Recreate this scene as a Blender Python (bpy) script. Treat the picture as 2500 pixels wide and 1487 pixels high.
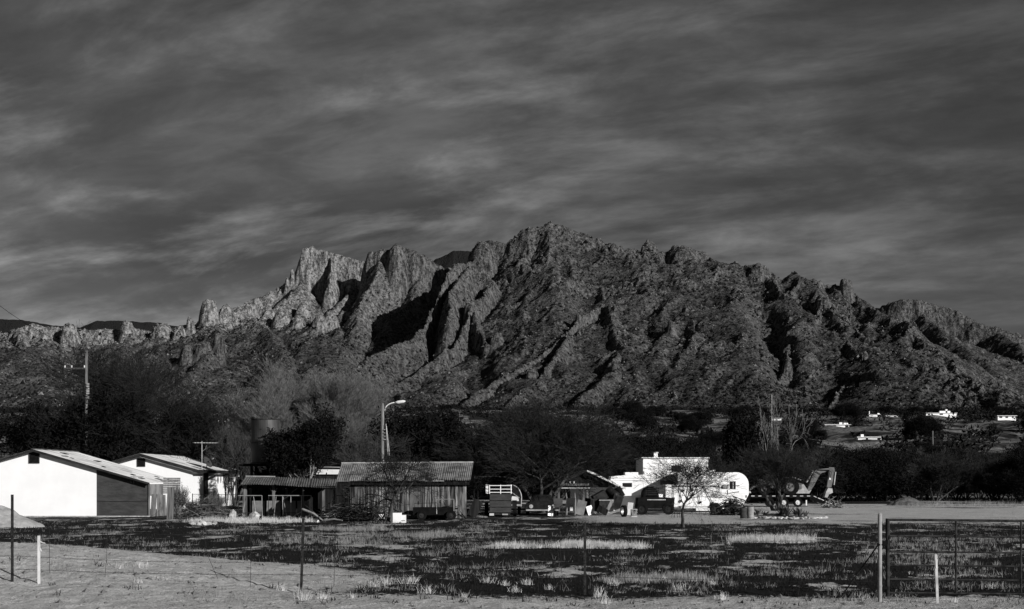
import bpy, math, random
import numpy as np
from mathutils import Vector, Matrix

for o in list(bpy.data.objects):
    bpy.data.objects.remove(o, do_unlink=True)
scene = bpy.context.scene
COL = scene.collection
R = math.radians

# ---------------------------------------------------------------- camera
FPX, HOR, CX, EYE = 3472.0, 1170.0, 1250.0, 2.0      # focal length and horizon in photograph pixels, eye height
cam_d = bpy.data.cameras.new("camera")
cam = bpy.data.objects.new("camera", cam_d)
COL.objects.link(cam)
cam.location = (0, 0, EYE)
cam.rotation_euler = (R(90), 0, 0)
cam_d.sensor_width = 36
cam_d.lens = 50.0
cam_d.shift_y = (HOR - 743.5) / 2500.0
cam_d.clip_start = 0.5
cam_d.clip_end = 30000
scene.camera = cam

# ---------------------------------------------------------------- light
SUN_EL, SUN_AZ = R(20), R(134)        # azimuth clockwise from +Y: behind the camera, to the right
sun_d = bpy.data.lights.new("sun", 'SUN')
sun_d.energy = 5.0
sun_d.angle = R(0.5)
sun_d.color = (1.0, 0.985, 0.97)
sun = bpy.data.objects.new("sun", sun_d)
COL.objects.link(sun)
to_sun = Vector((math.sin(SUN_AZ) * math.cos(SUN_EL), math.cos(SUN_AZ) * math.cos(SUN_EL), math.sin(SUN_EL)))
sun.rotation_euler = to_sun.to_track_quat('Z', 'Y').to_euler()

scene.view_settings.view_transform = 'Standard'
scene.view_settings.look = 'None'
scene.view_settings.gamma = 1
scene.view_settings.use_curve_mapping = False
scene.view_settings.exposure = 0.05

world = bpy.data.worlds.new("World")
scene.world = world
world.use_nodes = True
wn, wl = world.node_tree.nodes, world.node_tree.links
wn.clear()
def N(nodes, t, **kw):
    n = nodes.new(t)
    for k, v in kw.items():
        setattr(n, k, v)
    return n
def wmath(op, a, b=None, c=None):
    n = N(wn, 'ShaderNodeMath', operation=op)
    for i, v in enumerate((a, b, c)):
        if v is None: continue
        if isinstance(v, (int, float)): n.inputs[i].default_value = v
        else: wl.new(v, n.inputs[i])
    return n.outputs[0]
w_out = N(wn, 'ShaderNodeOutputWorld')
w_bg = N(wn, 'ShaderNodeBackground')
w_bg.inputs['Strength'].default_value = 0.05
sky = N(wn, 'ShaderNodeTexSky', sky_type='NISHITA')
sky.sun_disc = False
sky.sun_elevation = SUN_EL
sky.sun_rotation = SUN_AZ
sky.air_density = 1.0
sky.dust_density = 0.6
sky.ozone_density = 1.5
sep = N(wn, 'ShaderNodeSeparateColor')
wl.new(sky.outputs[0], sep.inputs[0])
# the photograph is black and white, taken as through a red filter: only the red of the sky counts
red = sep.outputs[0]
tc = N(wn, 'ShaderNodeTexCoord')
sx = N(wn, 'ShaderNodeSeparateXYZ')
wl.new(tc.outputs['Generated'], sx.inputs[0])
zz = wmath('ADD', wmath('MAXIMUM', sx.outputs[2], 0.0), 0.24)
u = wmath('DIVIDE', sx.outputs[0], zz)
v = wmath('DIVIDE', sx.outputs[1], zz)
cmb = N(wn, 'ShaderNodeCombineXYZ')
wl.new(u, cmb.inputs[0]); wl.new(v, cmb.inputs[1])
def cloud_noise(scale, rot, loc, sc, detail, rough, dist):
    mp = N(wn, 'ShaderNodeMapping')
    mp.vector_type = 'TEXTURE'            # turn first, then stretch, so the streaks run across the axes
    mp.inputs['Rotation'].default_value = (0, 0, R(rot))
    mp.inputs['Location'].default_value = loc
    mp.inputs['Scale'].default_value = sc
    wl.new(cmb.outputs[0], mp.inputs[0])
    nz = N(wn, 'ShaderNodeTexNoise')
    nz.inputs['Scale'].default_value = scale
    nz.inputs['Detail'].default_value = detail
    nz.inputs['Roughness'].default_value = rough
    nz.inputs['Distortion'].default_value = dist
    wl.new(mp.outputs[0], nz.inputs[0])
    return nz.outputs[0]
def ramp01(x, lo, hi):
    n = N(wn, 'ShaderNodeMapRange', interpolation_type='SMOOTHSTEP')
    wl.new(x, n.inputs[0])
    n.inputs[1].default_value = lo; n.inputs[2].default_value = hi
    return n.outputs[0]
big = ramp01(cloud_noise(1.05, -20, (2.9, 0.6, 0), (1.4, 0.9, 1), 4, 0.5, 0.2), 0.36, 0.62)
mid = ramp01(cloud_noise(2.8, -24, (0.4, 5.7, 2), (1.35, 0.66, 1), 9, 0.60, 0.3), 0.40, 0.68)
fine = ramp01(cloud_noise(6.0, -22, (7.4, 0.7, 4), (1.2, 0.74, 1), 9, 0.62, 0.3), 0.30, 0.72)
cover = ramp01(wmath('ADD', wmath('MULTIPLY', sx.outputs[0], -1.0), wmath('MULTIPLY', sx.outputs[2], 0.25)), -0.42, 0.12)
cover = wmath('ADD', wmath('MULTIPLY', cover, 0.72), 0.28)
low_edge = ramp01(sx.outputs[2], 0.06, 0.15)
cloud = wmath('MULTIPLY', wmath('ADD', wmath('MULTIPLY', big, 0.45), wmath('MULTIPLY', mid, 0.75)), wmath('ADD', wmath('MULTIPLY', fine, 0.8), 0.45))
cloud = wmath('MULTIPLY', wmath('MULTIPLY', cloud, cover), wmath('ADD', wmath('MULTIPLY', low_edge, 0.75), 0.25))
SKY_GAIN, CLOUD_GAIN = 0.35, 1.3
val = wmath('MULTIPLY', red, wmath('ADD', wmath('MULTIPLY', cloud, CLOUD_GAIN), SKY_GAIN))
wl.new(val, w_bg.inputs['Color'])
wl.new(w_bg.outputs[0], w_out.inputs[0])

# ---------------------------------------------------------------- helpers
def X(px, d): return (px - CX) / FPX * d
def Z(py, d): return EYE + (HOR - py) / FPX * d
def D(py): return EYE * FPX / (py - HOR)             # distance of a point of flat ground

def tag(o, label=None, cat=None, group=None, kind=None):
    if label: o['label'] = label
    if cat: o['category'] = cat
    if group: o['group'] = group
    if kind: o['kind'] = kind
    return o
def empty(name, loc=(0, 0, 0), rz=0.0, label=None, cat=None, group=None):
    o = bpy.data.objects.new(name, None)
    o.empty_display_size = 0.2
    o.location = loc
    o.rotation_euler = (0, 0, rz)
    COL.objects.link(o)
    return tag(o, label, cat, group)
def link_mesh(name, me, mat, parent=None):
    if mat is not None and not me.materials: me.materials.append(mat)
    o = bpy.data.objects.new(name, me)
    COL.objects.link(o)
    if parent is not None:
        o.parent = parent
    return o
def np_mesh(name, V, F, smooth=False):
    """V (n,3), F (m,k) arrays"""
    me = bpy.data.meshes.new(name)
    V = np.asarray(V, dtype=np.float32); F = np.asarray(F, dtype=np.int32)
    k = F.shape[1]
    me.vertices.add(len(V)); me.vertices.foreach_set('co', V.ravel())
    me.loops.add(F.size); me.loops.foreach_set('vertex_index', F.ravel())
    me.polygons.add(len(F)); me.polygons.foreach_set('loop_start', np.arange(0, F.size, k, dtype=np.int32))
    me.polygons.foreach_set('use_smooth', np.full(len(F), smooth))
    me.update(calc_edges=True)
    return me

class MB:
    """collects shapes that become one mesh"""
    def __init__(s): s.v = []; s.f = []
    def add(s, vs, fs):
        b = len(s.v); s.v += [tuple(v) for v in vs]; s.f += [tuple(i + b for i in f) for f in fs]; return s
    def box(s, c, size, rot=None):
        hx, hy, hz = size[0] / 2, size[1] / 2, size[2] / 2
        vs = [Vector((x, y, z)) for x in (-hx, hx) for y in (-hy, hy) for z in (-hz, hz)]
        if rot is not None:
            M = rot if isinstance(rot, Matrix) else Matrix.Rotation(rot, 3, 'Z')
            vs = [M @ v for v in vs]
        c = Vector(c)
        return s.add([v + c for v in vs], [(0, 1, 3, 2), (4, 6, 7, 5), (0, 4, 5, 1), (2, 3, 7, 6), (0, 2, 6, 4), (1, 5, 7, 3)])
    def b2(s, x0, x1, y0, y1, z0, z1):
        return s.box(((x0 + x1) / 2, (y0 + y1) / 2, (z0 + z1) / 2), (abs(x1 - x0), abs(y1 - y0), abs(z1 - z0)))
    def tube(s, pts, r, n=6, caps=True):
        pts = [Vector(p) for p in pts]
        rs = r if isinstance(r, (list, tuple)) else [r] * len(pts)
        b = len(s.v)
        for i, p in enumerate(pts):
            a = pts[max(0, i - 1)]; c = pts[min(len(pts) - 1, i + 1)]
            t = (c - a)
            if t.length < 1e-9: t = Vector((0, 0, 1))
            t.normalize()
            ref = Vector((0, 0, 1)) if abs(t.z) < 0.9 else Vector((1, 0, 0))
            e1 = t.cross(ref).normalized(); e2 = t.cross(e1)
            for k in range(n):
                a_ = 2 * math.pi * k / n
                s.v.append(tuple(p + (e1 * math.cos(a_) + e2 * math.sin(a_)) * rs[i]))
        for i in range(len(pts) - 1):
            for k in range(n):
                k2 = (k + 1) % n
                s.f.append((b + i * n + k, b + i * n + k2, b + (i + 1) * n + k2, b + (i + 1) * n + k))
        if caps:
            s.f.append(tuple(b + k for k in range(n))[::-1])
            s.f.append(tuple(b + (len(pts) - 1) * n + k for k in range(n)))
        return s
    def prism(s, poly, axis, a0, a1):
        """poly: 2-D points in the plane across `axis` ('x': (y,z), 'y': (x,z), 'z': (x,y)), from a0 to a1"""
        n = len(poly)
        def P(p, a):
            return (a, p[0], p[1]) if axis == 'x' else ((p[0], a, p[1]) if axis == 'y' else (p[0], p[1], a))
        vs = [P(p, a0) for p in poly] + [P(p, a1) for p in poly]
        fs = [tuple(range(n)), tuple(range(2 * n - 1, n - 1, -1))]
        fs += [(i, i + n, (i + 1) % n + n, (i + 1) % n) for i in range(n)]
        return s.add(vs, fs)
    def build(s, name, mat, parent=None, smooth=False):
        me = bpy.data.meshes.new(name)
        me.from_pydata(s.v, [], s.f)
        if smooth: me.shade_smooth()
        me.update()
        import bmesh
        bm = bmesh.new(); bm.from_mesh(me)
        bmesh.ops.recalc_face_normals(bm, faces=bm.faces)
        bm.to_mesh(me); bm.free()
        return link_mesh(name, me, mat, parent)
def copy_tree(o, loc=None, rz=None, scale=None, parent=None):
    c = o.copy(); COL.objects.link(c)
    if parent is not None: c.parent = parent
    if loc is not None: c.location = loc
    if rz is not None: c.rotation_euler = (0, 0, rz)
    if scale is not None: c.scale = (scale,) * 3 if isinstance(scale, (int, float)) else scale
    for ch in o.children: copy_tree(ch, parent=c)
    return c

# ---- numpy gradient noise
_rs = np.random.RandomState(7)
_perm = np.concatenate([_rs.permutation(256)] * 2)
_ga = _rs.rand(256) * 2 * np.pi
_gx, _gy = np.cos(_ga), np.sin(_ga)
def noise2(x, y):
    xi = np.floor(x).astype(np.int64); yi = np.floor(y).astype(np.int64)
    xf = x - xi; yf = y - yi
    u_ = xf * xf * xf * (xf * (xf * 6 - 15) + 10); v_ = yf * yf * yf * (yf * (yf * 6 - 15) + 10)
    def g(ix, iy, dx, dy):
        h = _perm[_perm[ix & 255] + (iy & 255)]
        return _gx[h] * dx + _gy[h] * dy
    a = g(xi, yi, xf, yf); b = g(xi + 1, yi, xf - 1, yf)
    c = g(xi, yi + 1, xf, yf - 1); d_ = g(xi + 1, yi + 1, xf - 1, yf - 1)
    return ((a + (b - a) * u_) * (1 - v_) + (c + (d_ - c) * u_) * v_) * 1.5
def fbm(x, y, o=4, lac=2.03, gain=0.5):
    s = 0; a = 1
    for i in range(o):
        s = s + a * noise2(x + i * 17.3, y - i * 9.1); a *= gain; x = x * lac; y = y * lac
    return s
def ridged(x, y, o=4, gain=0.5):
    s = 0; a = 1
    for i in range(o):
        s = s + a * (1 - 2 * np.abs(noise2(x + i * 31.7, y + i * 11.9))); a *= gain; x = x * 2.07; y = y * 2.07
    return s
def sstep(a, b, x):
    t = np.clip((x - a) / (b - a), 0, 1); return t * t * (3 - 2 * t)

# ---------------------------------------------------------------- materials (all greys: the photograph has no colour)
def new_mat(name):
    m = bpy.data.materials.new(name); m.use_nodes = True
    nt = m.node_tree; nt.nodes.clear()
    out = nt.nodes.new('ShaderNodeOutputMaterial'); b = nt.nodes.new('ShaderNodeBsdfPrincipled')
    nt.links.new(b.outputs[0], out.inputs[0])
    return m, nt, b
def noise_node(nt, vec, scale, detail=4, rough=0.55, dist=0.0):
    n = nt.nodes.new('ShaderNodeTexNoise')
    n.inputs['Scale'].default_value = scale; n.inputs['Detail'].default_value = detail
    n.inputs['Roughness'].default_value = rough; n.inputs['Distortion'].default_value = dist
    if vec is not None: nt.links.new(vec, n.inputs['Vector'])
    return n.outputs[0]
def mapped(nt, scale, src='Object', rot=(0, 0, 0)):
    t = nt.nodes.new('ShaderNodeTexCoord'); mp = nt.nodes.new('ShaderNodeMapping')
    mp.inputs['Scale'].default_value = scale
    mp.inputs['Rotation'].default_value = rot
    nt.links.new(t.outputs[src], mp.inputs[0]); return mp.outputs[0]
def rng(nt, x, lo, hi, a, b, smooth=True):
    n = nt.nodes.new('ShaderNodeMapRange')
    if smooth: n.interpolation_type = 'SMOOTHSTEP'
    nt.links.new(x, n.inputs[0])
    for i, v_ in enumerate((lo, hi)): n.inputs[i + 1].default_value = v_
    for i, v_ in enumerate((a, b)):
        if isinstance(v_, (int, float)): n.inputs[i + 3].default_value = v_
        else: nt.links.new(v_, n.inputs[i + 3])
    return n.outputs[0]
def mth(nt, op, a, b=None, c=None):
    n = nt.nodes.new('ShaderNodeMath'); n.operation = op
    for i, v_ in enumerate((a, b, c)):
        if v_ is None: continue
        if isinstance(v_, (int, float)): n.inputs[i].default_value = v_
        else: nt.links.new(v_, n.inputs[i])
    return n.outputs[0]
def mixv(nt, f, a, b):
    return mth(nt, 'ADD', mth(nt, 'MULTIPLY', f, b), mth(nt, 'MULTIPLY', mth(nt, 'SUBTRACT', 1.0, f), a))
def bump(nt, b, h, strength, dist):
    n = nt.nodes.new('ShaderNodeBump'); n.inputs['Strength'].default_value = strength
    n.inputs['Distance'].default_value = dist
    nt.links.new(h, n.inputs['Height']); nt.links.new(n.outputs[0], b.inputs['Normal'])
def attr(nt, name):
    n = nt.nodes.new('ShaderNodeAttribute'); n.attribute_name = name; return n.outputs['Fac']

def surface(name, lo, hi, scale=(3, 3, 3), rough=0.8, metal=0.0, ns=1.0, detail=5, bmp=0.15, bd=0.01, spec=0.3, thr=(0.32, 0.68), rand=0.0):
    """grey surface that wanders between lo and hi with grain and slight relief"""
    m, nt, b = new_mat(name)
    vec = mapped(nt, scale)
    n1 = noise_node(nt, vec, ns, detail, 0.6)
    c = rng(nt, n1, thr[0], thr[1], lo, hi)
    if rand:
        oi = nt.nodes.new('ShaderNodeObjectInfo')
        c = mth(nt, 'MULTIPLY', c, rng(nt, oi.outputs['Random'], 0, 1, 1 - rand, 1 + rand, False))
    nt.links.new(c, b.inputs['Base Color'])
    b.inputs['Roughness'].default_value = rough; b.inputs['Metallic'].default_value = metal
    b.inputs['Specular IOR Level'].default_value = spec
    if bmp: bump(nt, b, noise_node(nt, vec, ns * 4, 4, 0.6), bmp, bd)
    return m
M = {}
M['white_wall'] = surface('white_plaster', 0.82, 0.88, (0.8, 0.8, 0.8), 0.9, bmp=0.2)
M['white_paint'] = surface('white_paint', 0.70, 0.86, (1.5, 1.5, 1.5), 0.6, bmp=0.1, thr=(0.3, 0.5))
M['white_trim'] = surface('white_trim', 0.5, 0.75, (2, 2, 2), 0.6)
M['pale_roof'] = surface('pale_roof_sheet', 0.42, 0.70, (0.7, 0.7, 0.7), 0.75, bmp=0.3, thr=(0.3, 0.6))
M['dark_trim'] = surface('dark_trim', 0.015, 0.035, (2, 2, 2), 0.7, spec=0.06)
M['black'] = surface('black_rubber', 0.004, 0.010, (3, 3, 3), 0.75, spec=0.06)
M['dark_metal'] = surface('dark_painted_metal', 0.010, 0.028, (3, 3, 3), 0.5, 0.3, spec=0.06)
M['rust'] = surface('rusty_steel', 0.012, 0.045, (8, 8, 8), 0.75, 0.2, spec=0.06)
M['tarp'] = surface('dark_shade_cloth', 0.040, 0.062, (1.5, 1.5, 4), 0.85, bmp=0.5, bd=0.05, spec=0.06)
M['galv'] = surface('galvanised_steel', 0.28, 0.5, (3, 3, 3), 0.5, 0.35)
M['iron'] = surface('weathered_corrugated_iron', 0.09, 0.26, (2.2, 2.2, 0.7), 0.65, 0.25, thr=(0.34, 0.64), rand=0.18)
M['iron_dark'] = surface('rusty_corrugated_iron', 0.05, 0.15, (2.2, 2.2, 0.7), 0.7, 0.2, rand=0.2)
M['plank'] = surface('weathered_plank', 0.008, 0.24, (14, 14, 0.9), 0.9, bmp=0.6, thr=(0.38, 0.66), rand=0.6)
M['dark_plank'] = surface('dark_plank', 0.006, 0.025, (10, 10, 0.8), 0.9, rand=0.4, spec=0.06)
M['timber'] = surface('old_timber', 0.05, 0.20, (12, 12, 1.0), 0.9, bmp=0.5, rand=0.2)
M['ply'] = surface('weathered_plywood', 0.10, 0.24, (1.6, 1.6, 1.2), 0.9, rand=0.25)
M['bark'] = surface('mesquite_bark', 0.02, 0.09, (9, 9, 2.5), 0.95, bmp=0.8, bd=0.02, spec=0.05)
M['twig'] = surface('dark_twig', 0.012, 0.040, (3, 3, 3), 0.95, spec=0.05, bmp=0)
M['twig_mid'] = surface('grey_twig', 0.03, 0.085, (2, 2, 2), 0.95, spec=0.05, bmp=0)
M['twig_pale'] = surface('pale_twig', 0.08, 0.19, (2, 2, 2), 0.95, spec=0.05, bmp=0)
M['leaf'] = surface('dark_leaf', 0.004, 0.014, (4, 4, 4), 1.0, spec=0.0, bmp=0)
M['leaf_far'] = surface('far_shrub_leaf', 0.005, 0.018, (0.2, 0.2, 0.2), 1.0, spec=0.0, bmp=0)
M['straw'] = surface('dry_straw', 0.30, 0.60, (4, 4, 4), 0.8, bmp=0)
M['straw_dull'] = surface('dull_straw', 0.08, 0.30, (3, 3, 3), 0.85, bmp=0)
M['weed'] = surface('dark_dead_weed', 0.005, 0.02, (3, 3, 3), 0.9, bmp=0, spec=0.06)
M['soil'] = surface('dirt_heap', 0.05, 0.13, (2.5, 2.5, 2.5), 0.95, bmp=0.9, bd=0.05)
M['soil_pale'] = surface('pale_dirt', 0.26, 0.38, (3, 3, 3), 0.95, bmp=0.9, bd=0.04)
M['stone'] = surface('pale_stone', 0.28, 0.50, (5, 5, 5), 0.9, bmp=0.6, bd=0.03, rand=0.15)
M['boulder'] = surface('mountain_boulder', 0.07, 0.2, (0.1, 0.1, 0.1), 0.95, spec=0.1, bmp=0)
M['tank'] = surface('tank_steel', 0.03, 0.075, (1.2, 1.2, 0.5), 0.5, 0.2)
M['glass'] = surface('dark_glass', 0.012, 0.02, (2, 2, 2), 0.1, spec=0.6, bmp=0)
M['yellow'] = surface('machine_paint', 0.09, 0.17, (2, 2, 2), 0.45)
M['pole'] = surface('pole_wood', 0.13, 0.26, (6, 6, 0.8), 0.9, bmp=0.4)
M['agave'] = surface('agave_leaf', 0.04, 0.12, (3, 3, 3), 0.6)
M['concrete'] = surface('concrete', 0.2, 0.32, (3, 3, 3), 0.9)
# ================================================================ terrain
_gd = np.array([0, 118, 135, 160, 250, 400, 600, 800, 1000, 1400, 1800, 2300, 3000, 6000, 9000.])
_gz = np.array([0, 0, 0.15, 0.8, 4.4, 12.5, 24.0, 35.0, 45.5, 66, 86, 108, 120, 150, 150.])
def G(x, d):
    """base ground height: flat field, then a long even rise to the foot of the mountain"""
    z = np.interp(d, _gd, _gz)
    z = z + fbm(x / 160.0, d / 160.0, 4) * 4.5 * sstep(200, 700, d) + fbm(x / 38., d / 38., 4) * 2.1 * sstep(170, 420, d) * sstep(2300, 1700, d)
    return z
def Gs(x, d): return float(G(np.array([float(x)]), np.array([float(d)]))[0])

# ridges: (px, py, distance, cliff height, cliff width) in photograph pixels; slope of the sides per ridge
RIDGES = [
 # left rocky ridge, low, from the frame edge to the foot of the cliffs
 (0.62, [(-500,860,3700,30,30),(-150,850,3600,40,30),(0,824,3550,45,30),(60,802,3500,45,30),(100,792,3500,45,30),(150,803,3500,45,30),(200,810,3500,45,30),(260,806,3500,45,30),(330,806,3500,50,30),(400,810,3500,60,30),(470,790,3550,40,30),(520,768,3600,30,30),(600,748,3650,25,30),(640,730,3680,25,35),(690,703,3700,30,35),(722,690,3700,60,25)]),
 # the bright cliff
 (0.7, [(726,668,3705,130,16),(746,610,3690,190,16),(764,606,3690,200,16),(792,613,3690,190,16),(806,617,3720,190,18),(850,629,3722,170,22),(892,645,3735,150,28)]),
 (0.9, [(806,622,3705,120,14),(818,660,3655,110,16),(812,700,3610,60,20)]),
 (0.6, [(740,690,3640,20,25),(700,735,3560,20,30),(640,790,3440,10,30)]),
 (0.65, [(870,700,3640,20,30),(830,740,3560,30,30),(800,780,3480,20,30)]),
 # second massif
 (0.60, [(896,652,3620,150,24),(905,618,3600,170,22),(950,613,3590,160,30),(970,603,3590,150,30),(1005,614,3590,150,35),(1045,637,3600,130,35),(1090,658,3620,100,35),(1150,655,3700,60,30)]),
 (0.75, [(930,640,3570,50,50),(905,705,3500,40,50),(880,755,3430,40,50),(865,795,3360,20,40)]),
 (0.70, [(1020,690,3560,30,60),(1000,740,3480,30,60),(950,785,3380,20,50)]),
 # third massif: buttress that throws the long shadow
 (0.95, [(1160,640,3480,120,24),(1112,646,3250,190,20),(1090,690,3220,200,20),(1075,740,3170,190,20),(1052,790,3110,120,20),(1000,832,3010,14,20),(940,862,2930,8,30),(880,888,2830,4,30),(820,935,2680,0,30),(760,985,2480,0,30)]),
 (1.1, [(1140,648,3300,60,40),(1127,690,3200,70,40),(1114,735,3120,80,35),(1098,785,3040,60,30)]),
 (0.90, [(1150,650,3320,140,22),(1200,690,3290,90,30),(1170,740,3140,150,22),(1150,790,3070,130,20),(1115,838,3000,70,20),(1060,880,2900,10,30),(985,930,2760,5,30),(905,985,2560,0,30)]),
 (0.85, [(1170,770,3090,90,22),(1190,830,3000,80,22),(1215,860,2940,40,25),(1230,890,2880,30,30)]),
 # summit massif skyline
 (0.60, [(1100,680,3620,120,30),(1153,640,3560,170,24),(1158,612,3540,190,24),(1178,596,3530,190,26),(1205,592,3520,180,35),(1235,598,3510,150,45),(1262,581,3510,70,45),(1300,562,3505,60,45),(1340,550,3500,60,45),(1380,552,3500,60,45),(1402,563,3500,60,45),(1440,579,3500,60,45),(1478,594,3500,60,40),(1500,598,3500,70,30),(1522,617,3500,70,30),(1552,621,3500,60,30),(1585,616,3500,90,26),(1612,618,3500,70,26),(1622,618,3500,80,26),(1645,606,3490,130,30),(1685,610,3480,130,30),(1722,620,3470,120,30),(1745,640,3460,60,30),(1795,658,3450,50,30),(1822,650,3400,70,30),(1852,652,3390,90,30),(1890,667,3380,80,30),(1912,686,3370,60,30),(1955,684,3350,60,30),(1992,687,3330,60,30),(2015,698,3320,60,30),(2045,702,3310,60,30),(2080,722,3290,40,30),(2120,742,3230,15,30)]),
 # spurs off the summit massif
 (0.62, [(1345,560,3480,30,50),(1340,620,3400,30,50),(1320,680,3300,25,50),(1290,730,3200,20,50),(1270,790,3060,15,40),(1275,830,2970,10,30)]),
 (0.70, [(1480,600,3480,30,40),(1500,660,3390,30,40),(1540,720,3270,30,40),(1560,730,3230,20,40)]),
 (0.80, [(1470,700,3300,30,30),(1490,745,3170,70,18),(1420,772,3060,90,16),(1400,800,2990,70,16),(1380,830,2920,30,16),(1340,862,2850,50,20),(1270,905,2740,60,20),(1215,930,2680,50,20),(1150,975,2560,5,30),(1085,1005,2400,0,30)]),
 (0.80, [(1400,815,2920,20,16),(1370,870,2780,60,20),(1330,910,2690,60,20),(1290,945,2600,40,25),(1240,985,2480,10,30)]),
 (0.60, [(1585,610,3460,60,26),(1570,660,3360,20,40),(1620,730,3180,40,30),(1680,760,3090,15,40),(1620,830,2900,8,40),(1560,900,2720,8,40),(1530,960,2540,5,40),(1500,1000,2400,0,30)]),
 (0.60, [(1500,770,3040,20,30),(1520,860,2820,50,20),(1500,900,2700,20,30),(1440,960,2520,5,30),(1400,1000,2400,0,30)]),
 (0.62, [(1720,630,3440,60,26),(1700,690,3300,15,40),(1750,730,3180,30,30),(1800,790,3000,10,40),(1860,850,2840,5,40),(1850,920,2660,5,40),(1780,980,2480,0,40)]),
 (0.62, [(1700,740,3150,20,30),(1700,820,2920,10,40),(1660,900,2700,8,40),(1640,980,2460,4,40)]),
 (0.85, [(1855,660,3380,70,26),(1920,720,3200,50,26),(1990,740,3140,110,22),(2010,770,3060,120,20),(1975,810,2960,40,20),(1930,850,2860,40,20),(1920,885,2780,60,18),(1900,940,2640,10,25),(1890,985,2500,0,25)]),
 (0.85, [(2045,712,3290,40,26),(2050,770,3120,70,20),(2085,800,3000,100,20),(2075,830,2920,60,20),(2030,870,2820,30,22),(1990,920,2680,20,25),(1960,970,2540,5,25)]),
 (0.85, [(2090,800,2980,40,22),(2150,850,2840,60,20),(2125,870,2780,90,18),(2110,905,2690,60,20),(2065,945,2590,40,20),(2035,980,2480,10,25),(2000,1005,2400,0,25)]),
 (0.55, [(2080,728,3260,15,30),(2150,762,3080,8,40),(2230,812,2920,8,40),(2300,862,2780,8,40),(2360,915,2640,8,40),(2430,962,2500,5,40),(2500,1000,2360,2,40),(2600,1030,2200,0,30)]),
 (0.65, [(2150,840,2860,20,30),(2230,890,2720,50,18),(2250,940,2580,10,30),(2230,990,2420,0,30)]),
 (0.65, [(2330,890,2700,20,30),(2340,930,2580,10,30),(2350,990,2400,0,30)]),
 # lower slopes on the left
 (0.50, [(520,775,3560,40,30),(540,800,3400,5,40),(535,850,3200,60,18),(500,880,3080,10,30),(430,940,2800,5,40),(380,990,2550,0,40)]),
 (0.55, [(640,790,3420,10,40),(690,860,3150,5,40),(660,930,2850,3,40),(640,990,2550,0,40)]),
 (0.5, [(330,810,3480,40,30),(300,862,3250,10,40),(240,900,3050,5,40),(150,960,2750,3,40),(90,1000,2500,0,40)]),
 (0.5, [(60,806,3480,40,30),(60,862,3300,40,30),(0,905,3050,20,40),(-60,980,2700,0,40)]),
 (0.5, [(-300,845,3480,30,30),(-350,930,2900,10,30),(-300,1000,2500,0,30)]),
 # right-hand ridge farther back
 (0.55, [(2060,780,3950,20,40),(2130,755,3900,40,40),(2175,737,3850,110,30),(2235,737,3820,110,30),(2300,748,3800,90,30),(2355,768,3780,60,30),(2400,790,3750,50,30),(2450,805,3720,40,30),(2500,818,3700,40,30),(2650,860,3700,40,30),(2900,920,3700,20,40)]),
 (0.35, [(2260,770,3750,30,30),(2330,830,3450,10,40),(2420,900,3100,5,40)]),
 (0.35, [(2450,815,3700,10,30),(2520,890,3300,5,40),(2600,950,2900,0,40)]),
 # far dark range
 (0.45, [(-600,800,5200,30,60),(-200,785,5200,30,60),(0,779,5200,30,60),(60,781,5200,30,60),(140,795,5200,30,60),(200,798,5200,30,60),(240,782,5200,30,60),(330,783,5200,30,60),(400,788,5200,30,60),(450,800,5200,30,60),(560,830,5200,30,60)]),
 (0.45, [(1040,660,4700,60,60),(1075,628,4700,60,60),(1112,609,4700,60,60),(1156,612,4700,60,60),(1250,640,4700,60,60)]),
 (0.5, [(1690,640,4200,60,60),(1740,632,4200,60,60),(1790,650,4200,60,60),(1850,690,4200,60,60)]),
]
# round-topped rock knobs: px, py of the top, distance, half width in px, height of the knob in px
DOMES = [(172,792,3470,24,30,4),(312,787,3470,18,26,4),(396,791,3440,38,55,3),(440,800,3420,26,40,3),(466,782,3420,14,50,4),
 (512,733,3460,27,62,4),(552,747,3530,22,20,3),(585,752,3560,22,16,3),(612,744,3580,20,14,3),(715,658,3680,7.5,40,3),(703,683,3680,8,25,3),
 (60,850,3320,36,40,3),(20,845,3400,26,30,3),(110,840,3400,26,30,3),(235,846,3380,22,24,3),(265,850,3380,20,24,3),(150,860,3300,30,30,3),(20,880,3240,30,20,3),
 (968,603,3570,20,18,3),(1180,594,3490,40,60,3),(1150,742,3140,16,60,4),(1500,596,3470,14,26,3),(1515,604,3470,14,26,3),
 (1585,593,3470,28,48,4.5),(1668,604,3450,48,60,5),(1850,648,3360,40,44,3),(2002,690,3290,18,26,3),(2066,688,3250,18,42,7),(2038,700,3270,16,26,3),
 (2010,722,3120,26,50,4),(2060,790,3000,22,40,4),(1495,742,3120,20,34,4),(1410,768,3030,11,40,4),(535,818,3180,15,36,5),(500,836,3180,24,18,3),(460,845,3180,18,16,3),
 (1215,815,3020,26,60,3),(1190,842,2980,18,40,3),(1130,830,3060,14,40,3),(1235,915,2720,30,44,3),(1300,905,2700,20,30,3),(1320,935,2620,20,30,3),
 (810,762,3420,18,16,3),(780,772,3400,18,14,3),(730,777,3420,20,14,3),(690,762,3440,20,14,3),(740,745,3520,18,14,3),(660,757,3500,18,12,3),
 (2110,868,2720,13,40,4),(2230,890,2660,14,26,4),(2260,895,2640,12,20,4),(1920,880,2720,14,30,4),(1640,785,2950,10,14,3),(1365,690,3250,12,40,3),(1745,760,3050,8,26,3)]

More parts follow.
